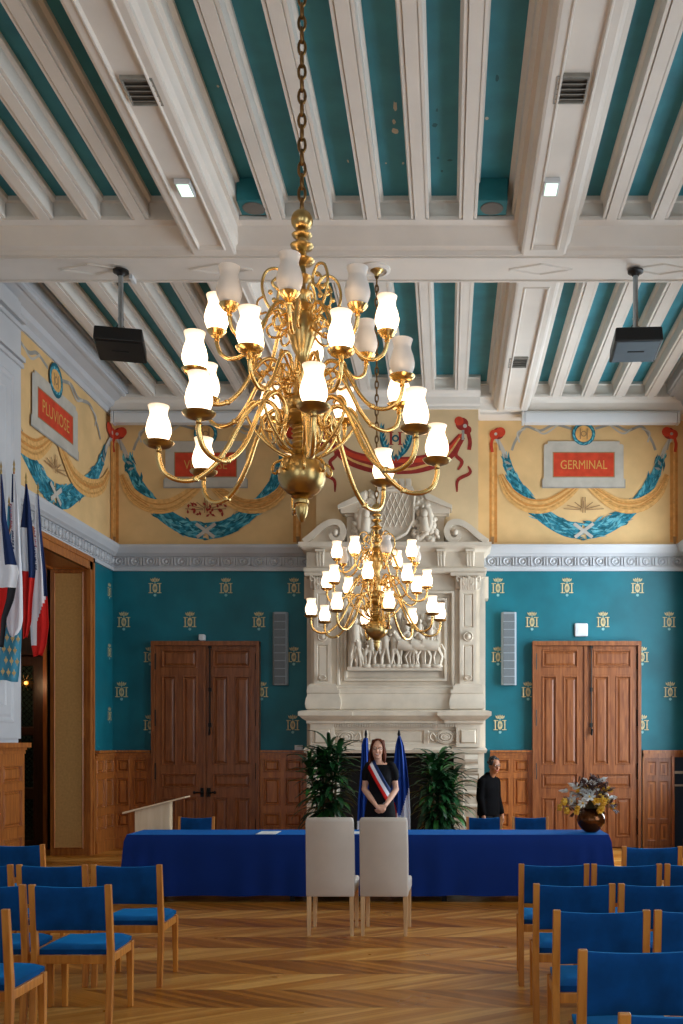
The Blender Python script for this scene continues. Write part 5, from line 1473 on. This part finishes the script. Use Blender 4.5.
# ================================================================ equipment
def projector(X, rz, label, under):
    t = empty('projector', (X, 10.89, 0), rz); zt_ = ZM-.018
    mb = MB(); mb.lathe([(.0, zt_), (.085, zt_), (.085, zt_-.02), (.05, zt_-.035), (.035, zt_-.06), (0, zt_-.06)], seg=24); mb.build('ceiling_plate', black, t, smooth=True, angle=40)
    zb = EYE+4.40
    mb = MB(); mb.lathe([(.028, zb), (.028, zt_-.05)], seg=16); mb.lathe([(.033, zb+.2), (.033, zb+.215)], seg=16); mb.build('mount_pole', chrome, t, smooth=True, angle=40)
    zc = zb-.0; w, h, d = .255, .15, .62
    mb = MB()
    mb.hexa([(-w, -d/2, zc-h), (w, -d/2, zc-h), (w, d/2, zc-h), (-w, d/2, zc-h)], [(-w+.01, -d/2+.01, zc), (w-.01, -d/2+.01, zc), (w-.01, d/2-.01, zc), (-w+.01, d/2-.01, zc)])
    bevel(mb.build('casing', black, t), .015, 3)
    mb = MB(); mb.box(-w+.03, w-.03, -d/2+.03, d/2-.03, zc-h-.006, zc-h+.01); mb.build('base_cover', under, t)
    mb = MB(); mb.box(-.09, .09, -.03, .0, zc-h-.012, zc-h-.004); bevel(mb.build('cover_latch', black, t), .003)
    mb = MB(); mb.lathe([(0, 0), (.055, 0), (.055, .05), (.045, .055), (.04, .03), (0, .03)], seg=20)
    o = mb.build('lens', iron, t, smooth=True, angle=40); o.location = (.12, d/2-.01, zc-.08); o.rotation_euler = (-pi/2, 0, 0)
    mb = MB()
    for s in (-1, 1):
        for q in (-1, 1): mb.tube([(0, 0, zc+.03), (s*.12, q*.1, zc+.005)], .009, 6)
    mb.box(-.05, .05, -.05, .05, zc+.02, zc+.04); mb.build('bracket', iron, t)
    mb = MB(); mb.tube(cat_rom([(.03, -.02, zc+.12), (.07, -.05, zc+.06), (.12, -.06, zc+.04), (.17, -.02, zc)], 5), .004, 5); mb.tube(cat_rom([(-.03, 0, zc+.14), (-.1, -.04, zc+.04), (-.14, -.1, zc)], 5), .004, 5); mb.build('cable', black, t, smooth=True)
    tag(t, label, 'projector')
projector(px(120, 10.86), .22, 'black projector on a steel pole from the ceiling beam, left side', black)
projector(px(636, 10.86), -.06, 'black projector with lit base on a steel pole from the beam, right side', pgrey)
# small detector beside the left projector
mb = MB(); mb.box(px(128.5, 11), px(132.5, 11), 11.0, 11.15, ZM-.05, ZM); tag(bevel(mb.build('motion_detector', whp, None), .008), 'small white detector on the beam beside the left projector pole', 'detector')
# rolled-up screens
for x0, x1, l in ((113.5, 277, 'white rolled-up projection screen housing above the left mural'), (523, 678, 'white rolled-up projection screen housing above the right mural')):
    Y = 15.62; t = empty('projection_screen', (px((x0+x1)/2, Y), Y, 0)); hw_ = (x1-x0)/2*Y/1000
    z0, z1 = pz(424, Y), pz(412, Y)
    mb = MB(); pr = [(-.08, z0+.02), (-.07, z0), (.06, z0), (.08, z0+.03), (.08, z1), (-.05, z1), (-.08, z1-.04)]
    mb.prism(pr, lambda u, v, d: (d, u, v), -hw_+.03, hw_-.03); mb.build('casing', whp, t, smooth=True, angle=30)
    for s in (-1, 1):
        mb = MB(); mb.prism([(a*1.08, b+(b-(z0+z1)/2)*.06) for a, b in pr], lambda u, v, d: (d, u, v), s*hw_-.02, s*hw_+.02); bevel(mb.build('end_cap', whp, t), .004)
        mb = MB(); mb.box(s*hw_*.8-.02, s*hw_*.8+.02, .05, YB-Y-.02, z1-.05, z1); mb.build('bracket', chrome, t)
    tag(t, l, 'projection screen')
# teal ceiling loudspeaker boxes in two bays
for k, x, l in ((-3, 254, 'teal ceiling loudspeaker box in the bay left of the near chandelier chain'), (3, 492, 'teal ceiling loudspeaker box in the bay beside the right main beam')):
    zt_ = EYE+5.40; Y = 10.06; X = px(x, Y); t = empty('ceiling_speaker', (X, Y, 0))
    mb = MB(); mb.box(-.15, .15, -.14, .14, zt_-.03, ZT-.002); bevel(mb.build('box', tbox, t), .008)
    mb = MB(); mb.lathe([(.0, zt_-.04), (.1, zt_-.04), (.112, zt_-.038), (.115, zt_-.029), (0, zt_-.029)], seg=28); mb.build('round_grille', ventd, t, smooth=True, angle=40)
    tag(t, l, 'loudspeaker')
# louvred vents and small light panels in the main beams
def vent(x, y, l, g=None):
    Y = (ZM-EYE)*1000/(742-y); X = px(x, Y); t = empty('air_vent', (X, Y, ZM+.024))
    w, d = .115, .155
    mb = MB(); mb.box(-w, w, -d, d, -.006, .002); mb.build('backing', ventd, t)
    mb = MB()
    mb.box(-w-.012, -w, -d-.012, d+.012, -.03, 0); mb.box(w, w+.012, -d-.012, d+.012, -.03, 0); mb.box(-w, w, -d-.012, -d, -.03, 0); mb.box(-w, w, d, d+.012, -.03, 0)
    for k in range(5):
        yy = -d+(k+.5)*2*d/5; mb.hexa([(-w, yy-.02, -.028), (w, yy-.02, -.028), (w, yy-.014, -.03), (-w, yy-.014, -.03)], [(-w, yy+.012, -.006), (w, yy+.012, -.006), (w, yy+.018, -.008), (-w, yy+.018, -.008)])
    mb.build('louvre', mgrey2, t); tag(t, l, 'air vent')
vent(142, 92, 'louvred air vent in the left main beam, near the top of the photo')
vent(571, 90, 'louvred air vent in the right main beam, near the top of the photo')
vent(518, 363, 'louvred air vent in the right main beam beyond the cross beam')
for x, y, l in ((185, 191, 'small lit light panel in the left main beam'), (551, 190, 'small lit light panel in the right main beam')):
    Y = (ZM-.03-EYE)*1000/(742-y); X = px(x, Y); t = empty('ceiling_light', (X, Y, ZM+.024))
    mb = MB(); mb.box(-.075, .075, -.12, .12, -.05, 0); bevel(mb.build('housing', whp, t), .008)
    mb = MB(); mb.box(-.055, .055, -.1, .1, -.056, -.045); bevel(mb.build('diffuser', lampm, t), .004)
    tag(t, l, 'light')
# column loudspeakers
for x, l in ((280, 'tall grey column loudspeaker on the teal wall between left door and fireplace'), (509, 'tall grey column loudspeaker on the teal wall between fireplace and right door')):
    Y = YB; X = px(x, Y-.1); t = empty('column_speaker', (X, Y-.06, 0)); z0, z1 = pz(685, Y-.1), pz(612, Y-.1)
    mb = MB(); pr = [(-.12, .06), (-.12, -.01), (-.09, -.055), (.09, -.055), (.12, -.01), (.12, .06)]
    mb.prism(pr, lambda u, v, d: (u, v, d), z0, z1); bevel(mb.build('cabinet', spk, t), .005)
    n = 9
    for k in range(n):
        mb = MB(); a, b = z0+.02+(z1-z0-.04)*k/n, z0+.02+(z1-z0-.04)*(k+1)/n-.014
        mb.box(-.088, .088, -.062, -.05, a, b); bevel(mb.build('grille_panel', spk2, t), .003)
    tag(t, l, 'loudspeaker')
Y = YB
t = empty('wall_sensor', (px(581, Y), Y, pz(630, Y))); mb = MB(); mb.box(-.105, .105, -.045, 0, -.105, .105); bevel(mb.build('cover', whp, t), .03, 4); mb = MB(); mb.box(-.06, .06, -.05, -.044, -.06, .06); bevel(mb.build('front_disc', whp, t), .02, 3); tag(t, 'white square box on the teal wall above the right-hand door', 'sensor')
t = empty('door_sensor', (px(203, Y), Y-.06, pz(638, Y))); mb = MB(); mb.box(-.05, .05, -.05, .06, -.05, .05); bevel(mb.build('cover', whp, t), .02, 3); mb = MB(); mb.lathe([(.0, -.062), (.025, -.06), (.035, -.05), (.035, -.045)], seg=16); mb.build('dome', whp, t, smooth=True); tag(t, 'small white sensor on top of the left-hand door', 'sensor')
mb = MB(); mb.box(px(295, Y), px(303, Y), Y-.05, Y-.004, 1.55, 1.63); tag(bevel(mb.build('junction_box', whp, None), .008), 'small white box on the wainscot ledge left of the left plant', 'junction box')
t = empty('wall_lamp', (px(26, 15.45), 15.45, pz(683, 15.45)))
mb = MB(); mb.box(-.02, .02, .05, .25, -.04, .04); mb.tube([(0, .1, 0), (0, 0, -.06)], .01, 8); mb.build('bracket', brassd, t)
mb = MB(); mb.ell((0, 0, 0), .03, 14, 9); mb.build('bulb', amber, t, smooth=True)
mb = MB()
for k in range(10):
    a = 2*pi*k/10; mb.tube([(.05*cos(a), -.02, .05*sin(a)), (.13*cos(a), -.01, .13*sin(a))], .006, 5)
mb.build('ray_frame', brass, t)
tag(t, 'small amber star-shaped lamp glowing in the dark hall beyond the left doorway', 'lamp')
l = bpy.data.lights.new('hall_lamp_light', 'POINT'); l.energy = 4; l.color = (1, .6, .3); l.shadow_soft_size = .1
o = bpy.data.objects.new('hall_lamp_light', l); COL.objects.link(o); o.location = (px(26, 15.45), 15.1, pz(683, 15.45))
l = bpy.data.lights.new('hall_fill_light', 'POINT'); l.energy = 14; l.color = (1, .8, .6); l.shadow_soft_size = .3  # unseen point light added to brighten the hall
o = bpy.data.objects.new('hall_fill_light', l); COL.objects.link(o); o.location = (-7.2, 13, 4.2)
# ================================================================ flags
def hanging_flag(t, rows, Y, colf, mats, amp=.05, waves=3.0, name='cloth', seed=0, nu=28, nv=46, thick=.004):
    """rows: (y_pixel, x_left, x_right) outline of the hanging cloth at distance Y"""
    rnd = random.Random(seed); ph = rnd.uniform(0, 6); mb = MB()
    def lerp(v):
        y = rows[0][0]+(rows[-1][0]-rows[0][0])*v
        for a, b in zip(rows, rows[1:]):
            if y <= b[0]: k = (y-a[0])/(b[0]-a[0]); return y, a[1]+(b[1]-a[1])*k, a[2]+(b[2]-a[2])*k
        return rows[-1]
    vs = []
    for j in range(nv+1):
        y, xl_, xr_ = lerp(j/nv)
        for i in range(nu+1):
            u = i/nu; x = xl_+(xr_-xl_)*u
            d = amp*(.35+.65*j/nv)*sin(u*waves*2*pi+ph+1.5*j/nv)+.3*amp*sin(u*11+j*.12+ph)
            wy = y+(2.5*sin(u*5+ph) if j == nv else 0)*(.4)
            yy = Y+d
            vs.append((px(x, Y)-t.location.x, yy-t.location.y, pz(wy, Y)-t.location.z))
    for j in range(nv):
        for i in range(nu):
            a = j*(nu+1)+i; mb.add([vs[a], vs[a+1], vs[a+nu+2], vs[a+nu+1]], [(0, 1, 2, 3)], colf((i+.5)/nu, (j+.5)/nv))
    o = mb.build(name, mats, t, smooth=True, angle=80); m_ = o.modifiers.new('thick', 'SOLIDIFY'); m_.thickness = thick
    return o, lerp
def wall_flag(Y, fx, fy, rows, colf, mats, label, seed, marks=False, base=None, **k):
    X = px(fx, Y); Zt = pz(fy, Y); t = empty('wall_flag', (X, Y, Zt-1.6))
    mb = MB(); bx_, bz_ = -5.06-X, .15
    mb.tube([(bx_, 0, bz_), (bx_*.1, 0, 1.0), (0, 0, 1.6-.1)], .011, 8); mb.build('pole', woodw, t, smooth=True)
    mb = MB(); mb.lathe([(.0, 1.6+.05), (.006, 1.6+.02), (.014, 1.6-.02), (.006, 1.6-.045), (.014, 1.6-.06), (.014, 1.6-.08), (.008, 1.6-.11), (.008, 1.6-.13)][::-1], seg=10, sy=.6); mb.build('finial', brassd, t, smooth=True)
    mb = MB(); mb.lathe([(.0, bz_-.05), (.03, bz_-.05), (.03, bz_+.03), (0, bz_+.03)], c=(bx_, 0, 0), seg=12); mb.build('wall_socket', brassd, t, smooth=True, angle=40)
    o, lerp = hanging_flag(t, rows, Y-.05, colf, mats, seed=seed, waves=k.pop('waves', 2.0), **k)
    if marks:
        rnd = random.Random(seed); mb = MB()
        for (y0, y1, u0, m_) in marks:
            y = y0
            while y < y1:
                _, a, b = lerp((y-rows[0][0])/(rows[-1][0]-rows[0][0])); xx = a+(b-a)*u0+(y-y0)*.02; 
                w = rnd.uniform(1.2, 2.6); z_ = Y-.085
                p = lambda x_, y_: (px(x_, Y)-X, z_-Y, pz(y_, Y)-t.location.z)
                mb.tube(cat_rom([p(xx-w*.5, y), p(xx+w*.4, y+rnd.uniform(-.8, 1.6)), p(xx-w*.2, y+1.6), p(xx+w*.5, y+2.2)], 3), .0045, 5, m_)
                y += rnd.uniform(2.6, 4.2)
        if mb.v: mb.build('lettering', [fblue, simple('rose_print', '#b06a7c', .7)], o, label='small printed lettering running down the white cloth')
    tag(t, label, 'flag', None); return t
BW = [fblue, fwhite, fred, fdark]
wall_flag(11.0, 1, 465, [(474, -1, 2), (520, -6, 6), (560, -9, 15), (572, -9, 18), (600, -9, 13), (618, -9, 6), (648, -9, 3)], lambda u, v: 0 if v < .52 and u > .55-.0*v and v < .56 else (1 if v < .66 else (2 if u < .7 else 3)), BW, 'tricolour flag at the far left edge, its blue fold falling to the right', 1, amp=.02)
wall_flag(11.3, 14, 463, [(474, 12.5, 15.5), (500, 11.5, 18), (540, 11, 20), (580, 9, 22), (620, 6, 22.5), (628, 7, 21), (636, 10, 16)], lambda u, v: 0 if (u < .3 and v < .17) else 1, BW, 'white flag with printed lettering, second from the left edge', 2, amp=.016, marks=[(505, 530, .35, 1), (532, 572, .55, 0), (574, 585, .45, 0)])
wall_flag(11.6, 26, 476, [(484, 25.5, 27), (505, 22.5, 30), (528, 20, 32), (545, 20, 33.5), (572, 21, 35), (600, 22.5, 32), (622, 22, 31), (638, 23, 27)], lambda u, v: 0 if (u > .55 and v < .6) or v < .28 else (1 if v < .57 else 2), BW, 'tricolour flag in the middle of the wall group, blue over white over red', 3, amp=.018)
wall_flag(11.9, 38, 486, [(494, 35, 38.5), (530, 33.5, 41), (570, 34, 45), (600, 32, 47), (625, 30, 48.5), (645, 31, 46), (656, 33, 42)], lambda u, v: 0 if u > .78 and v < .62 else (2 if v > .78-.25*max(0, u-.35) and (u > .35 or v > .93) else 1), BW, 'white flag with lettering and blue edge, red at its foot, nearest the wooden doorway', 4, amp=.018, marks=[(530, 548, .5, 1), (548, 572, .4, 0)])
def fleurs(u, v): return 0
t = wall_flag(11.42, 9, 500, [(506, 8, 11), (560, 6, 18), (615, 4, 21.5), (645, 1, 20.5), (676, -1, 18), (681, 0, 17)], fleurs, [fpale], 'sky-blue flag with gold fleurs-de-lis hanging lowest, at the left edge', 5, amp=.02, waves=1.5)
clo = [c for c in t.children if c.name.startswith('cloth')][0]
Yf = 11.42-.085
for r_ in range(5):
    for c_ in range(3):
        x = 3.2+c_*5.6+(2.6 if r_ % 2 else 0)+(3-r_)*.5; y = 627+r_*11.3+(c_)*.8
        if x > 18.5: continue
        p = lambda dx, dy: (px(x, Yf)+dx*.011-t.location.x, Yf-t.location.y, pz(y, Yf)+dy*.022-t.location.z)
        mb = MB()
        def blob(pl):
            n = len(pl); mb.add([p(*q) for q in pl]+[(a, b+.004, c) for a, b, c in [p(*q) for q in pl]], [tuple(range(n)), tuple(range(n, 2*n))[::-1]]+[(i, (i+1) % n, (i+1) % n+n, i+n) for i in range(n)])
        blob([(0, 2.6), (.75, 1.2), (.35, -.2), (-.35, -.2), (-.75, 1.2)]); blob([(.4, -.2), (.8, .9), (1.6, 1.1), (2.0, .3), (1.5, .1), (1.2, -.4)]); blob([(-.4, -.2), (-1.2, -.4), (-1.5, .1), (-2.0, .3), (-1.6, 1.1), (-.8, .9)]); blob([(-1.1, -.35), (-1.1, -.7), (1.1, -.7), (1.1, -.35)]); blob([(-.35, -.7), (0, -2.0), (.35, -.7)])
        mb.build('fleur_de_lis', fgold, clo)
# two flags standing behind the woman
def floor_flag(xp, Y, rows, colf, label, seed, amp):
    X = px(xp, Y); t = empty('standing_flag', (X, Y, 0)); zt_ = pz(731, Y)
    mb = MB(); mb.lathe([(.0, 0), (.17, 0), (.17, .02), (.06, .04), (.025, .08), (.022, .35), (.0, .35)], seg=24); mb.build('base', iron, t, smooth=True, angle=40)
    mb = MB(); mb.tube([(0, 0, .06), (0, .0, zt_-.08)], .011, 10); mb.build('pole', woodw, t, smooth=True)
    mb = MB(); mb.lathe([(.0, -.1), (.014, -.1), (.014, -.07), (.02, -.04), (.012, -.0), (0, .02)], c=(0, 0, zt_), seg=10); mb.build('finial', iron, t, smooth=True)
    hanging_flag(t, rows, Y-amp-.02, colf, [fblue2, fwhite, fred, fdark], seed=seed, amp=amp, thick=.004)
    tag(t, label, 'flag')
floor_flag(366, 12.6, [(738, 363.5, 367.5), (745, 361.5, 368), (765, 361, 369), (800, 358, 372), (830, 357, 373), (850, 357, 373)], lambda u, v: 0 if v < .75 else 1, 'furled dark blue flag on a pole just behind the woman, left side', 11, .04)
floor_flag(399, 12.5, [(736, 398, 400), (745, 395.5, 403.5), (765, 393.5, 406.5), (790, 391.5, 409), (812, 390.5, 410), (832, 390, 410), (850, 390.5, 410)], lambda u, v: 0 if v < .5+.22*(1-abs(u-.45)*2.2) else (2 if u < .32 else 1), 'tricolour flag on a pole just right of the woman, blue with white and red foot', 12, .05)

# ================================================================ camera and light
cd = bpy.data.cameras.new('camera'); cam = bpy.data.objects.new('camera', cd); COL.objects.link(cam)
cam.location = (0, 0, EYE); cam.rotation_euler = (pi/2, 0, 0)
cd.sensor_fit = 'HORIZONTAL'; cd.sensor_width = 36; cd.lens = 36*1000/683
cd.shift_x = -(446.5-341.5)/683; cd.shift_y = (742-512)/683
cd.clip_start = .05; cd.clip_end = 100
S.camera = cam
w = bpy.data.worlds.new('world'); S.world = w; w.use_nodes = True
bg = w.node_tree.nodes['Background']
sky = w.node_tree.nodes.new('ShaderNodeTexSky'); sky.sky_type = 'NISHITA'; sky.sun_elevation = math.radians(45); sky.sun_rotation = math.radians(-120); sky.sun_disc = False
w.node_tree.links.new(sky.outputs[0], bg.inputs[0]); bg.inputs[1].default_value = .12
def area(loc, rot, sx, sy, power, col):
    l = bpy.data.lights.new('daylight_and_fill', 'AREA'); l.shape = 'RECTANGLE'; l.size = sx; l.size_y = sy; l.energy = power; l.color = col
    o = bpy.data.objects.new('daylight_and_fill', l); COL.objects.link(o); o.location = loc; o.rotation_euler = rot; return o
DAY = (.80, .91, 1.0)
for (w0, w1), p in zip(wins, (430, 190, 110)):
    area((XR+.45, (w0+w1)/2, (WZ0+WZ1)/2), (0, pi/2, 0), WZ1-WZ0, w1-w0, p, DAY)
for w0, w1 in fill_wins: area(((w0+w1)/2, YF-.35, (WZ0+WZ1)/2), (pi/2, 0, 0), w1-w0, WZ1-WZ0, 85, DAY)  # fill lights added outside the added front windows
for c_ in ((-.785, 5.43, 1.72), (-.775, 10.89, 1.63)):
    pass
S.view_settings.view_transform = 'Standard'; S.view_settings.look = 'None'; S.view_settings.gamma = 1; S.view_settings.use_curve_mapping = False
S.view_settings.exposure = .35
S.cycles.use_denoising = True; S.cycles.max_bounces = 8; S.cycles.diffuse_bounces = 5; S.cycles.transparent_max_bounces = 8; S.cycles.caustics_reflective = False
S.cycles.sample_clamp_indirect = 6
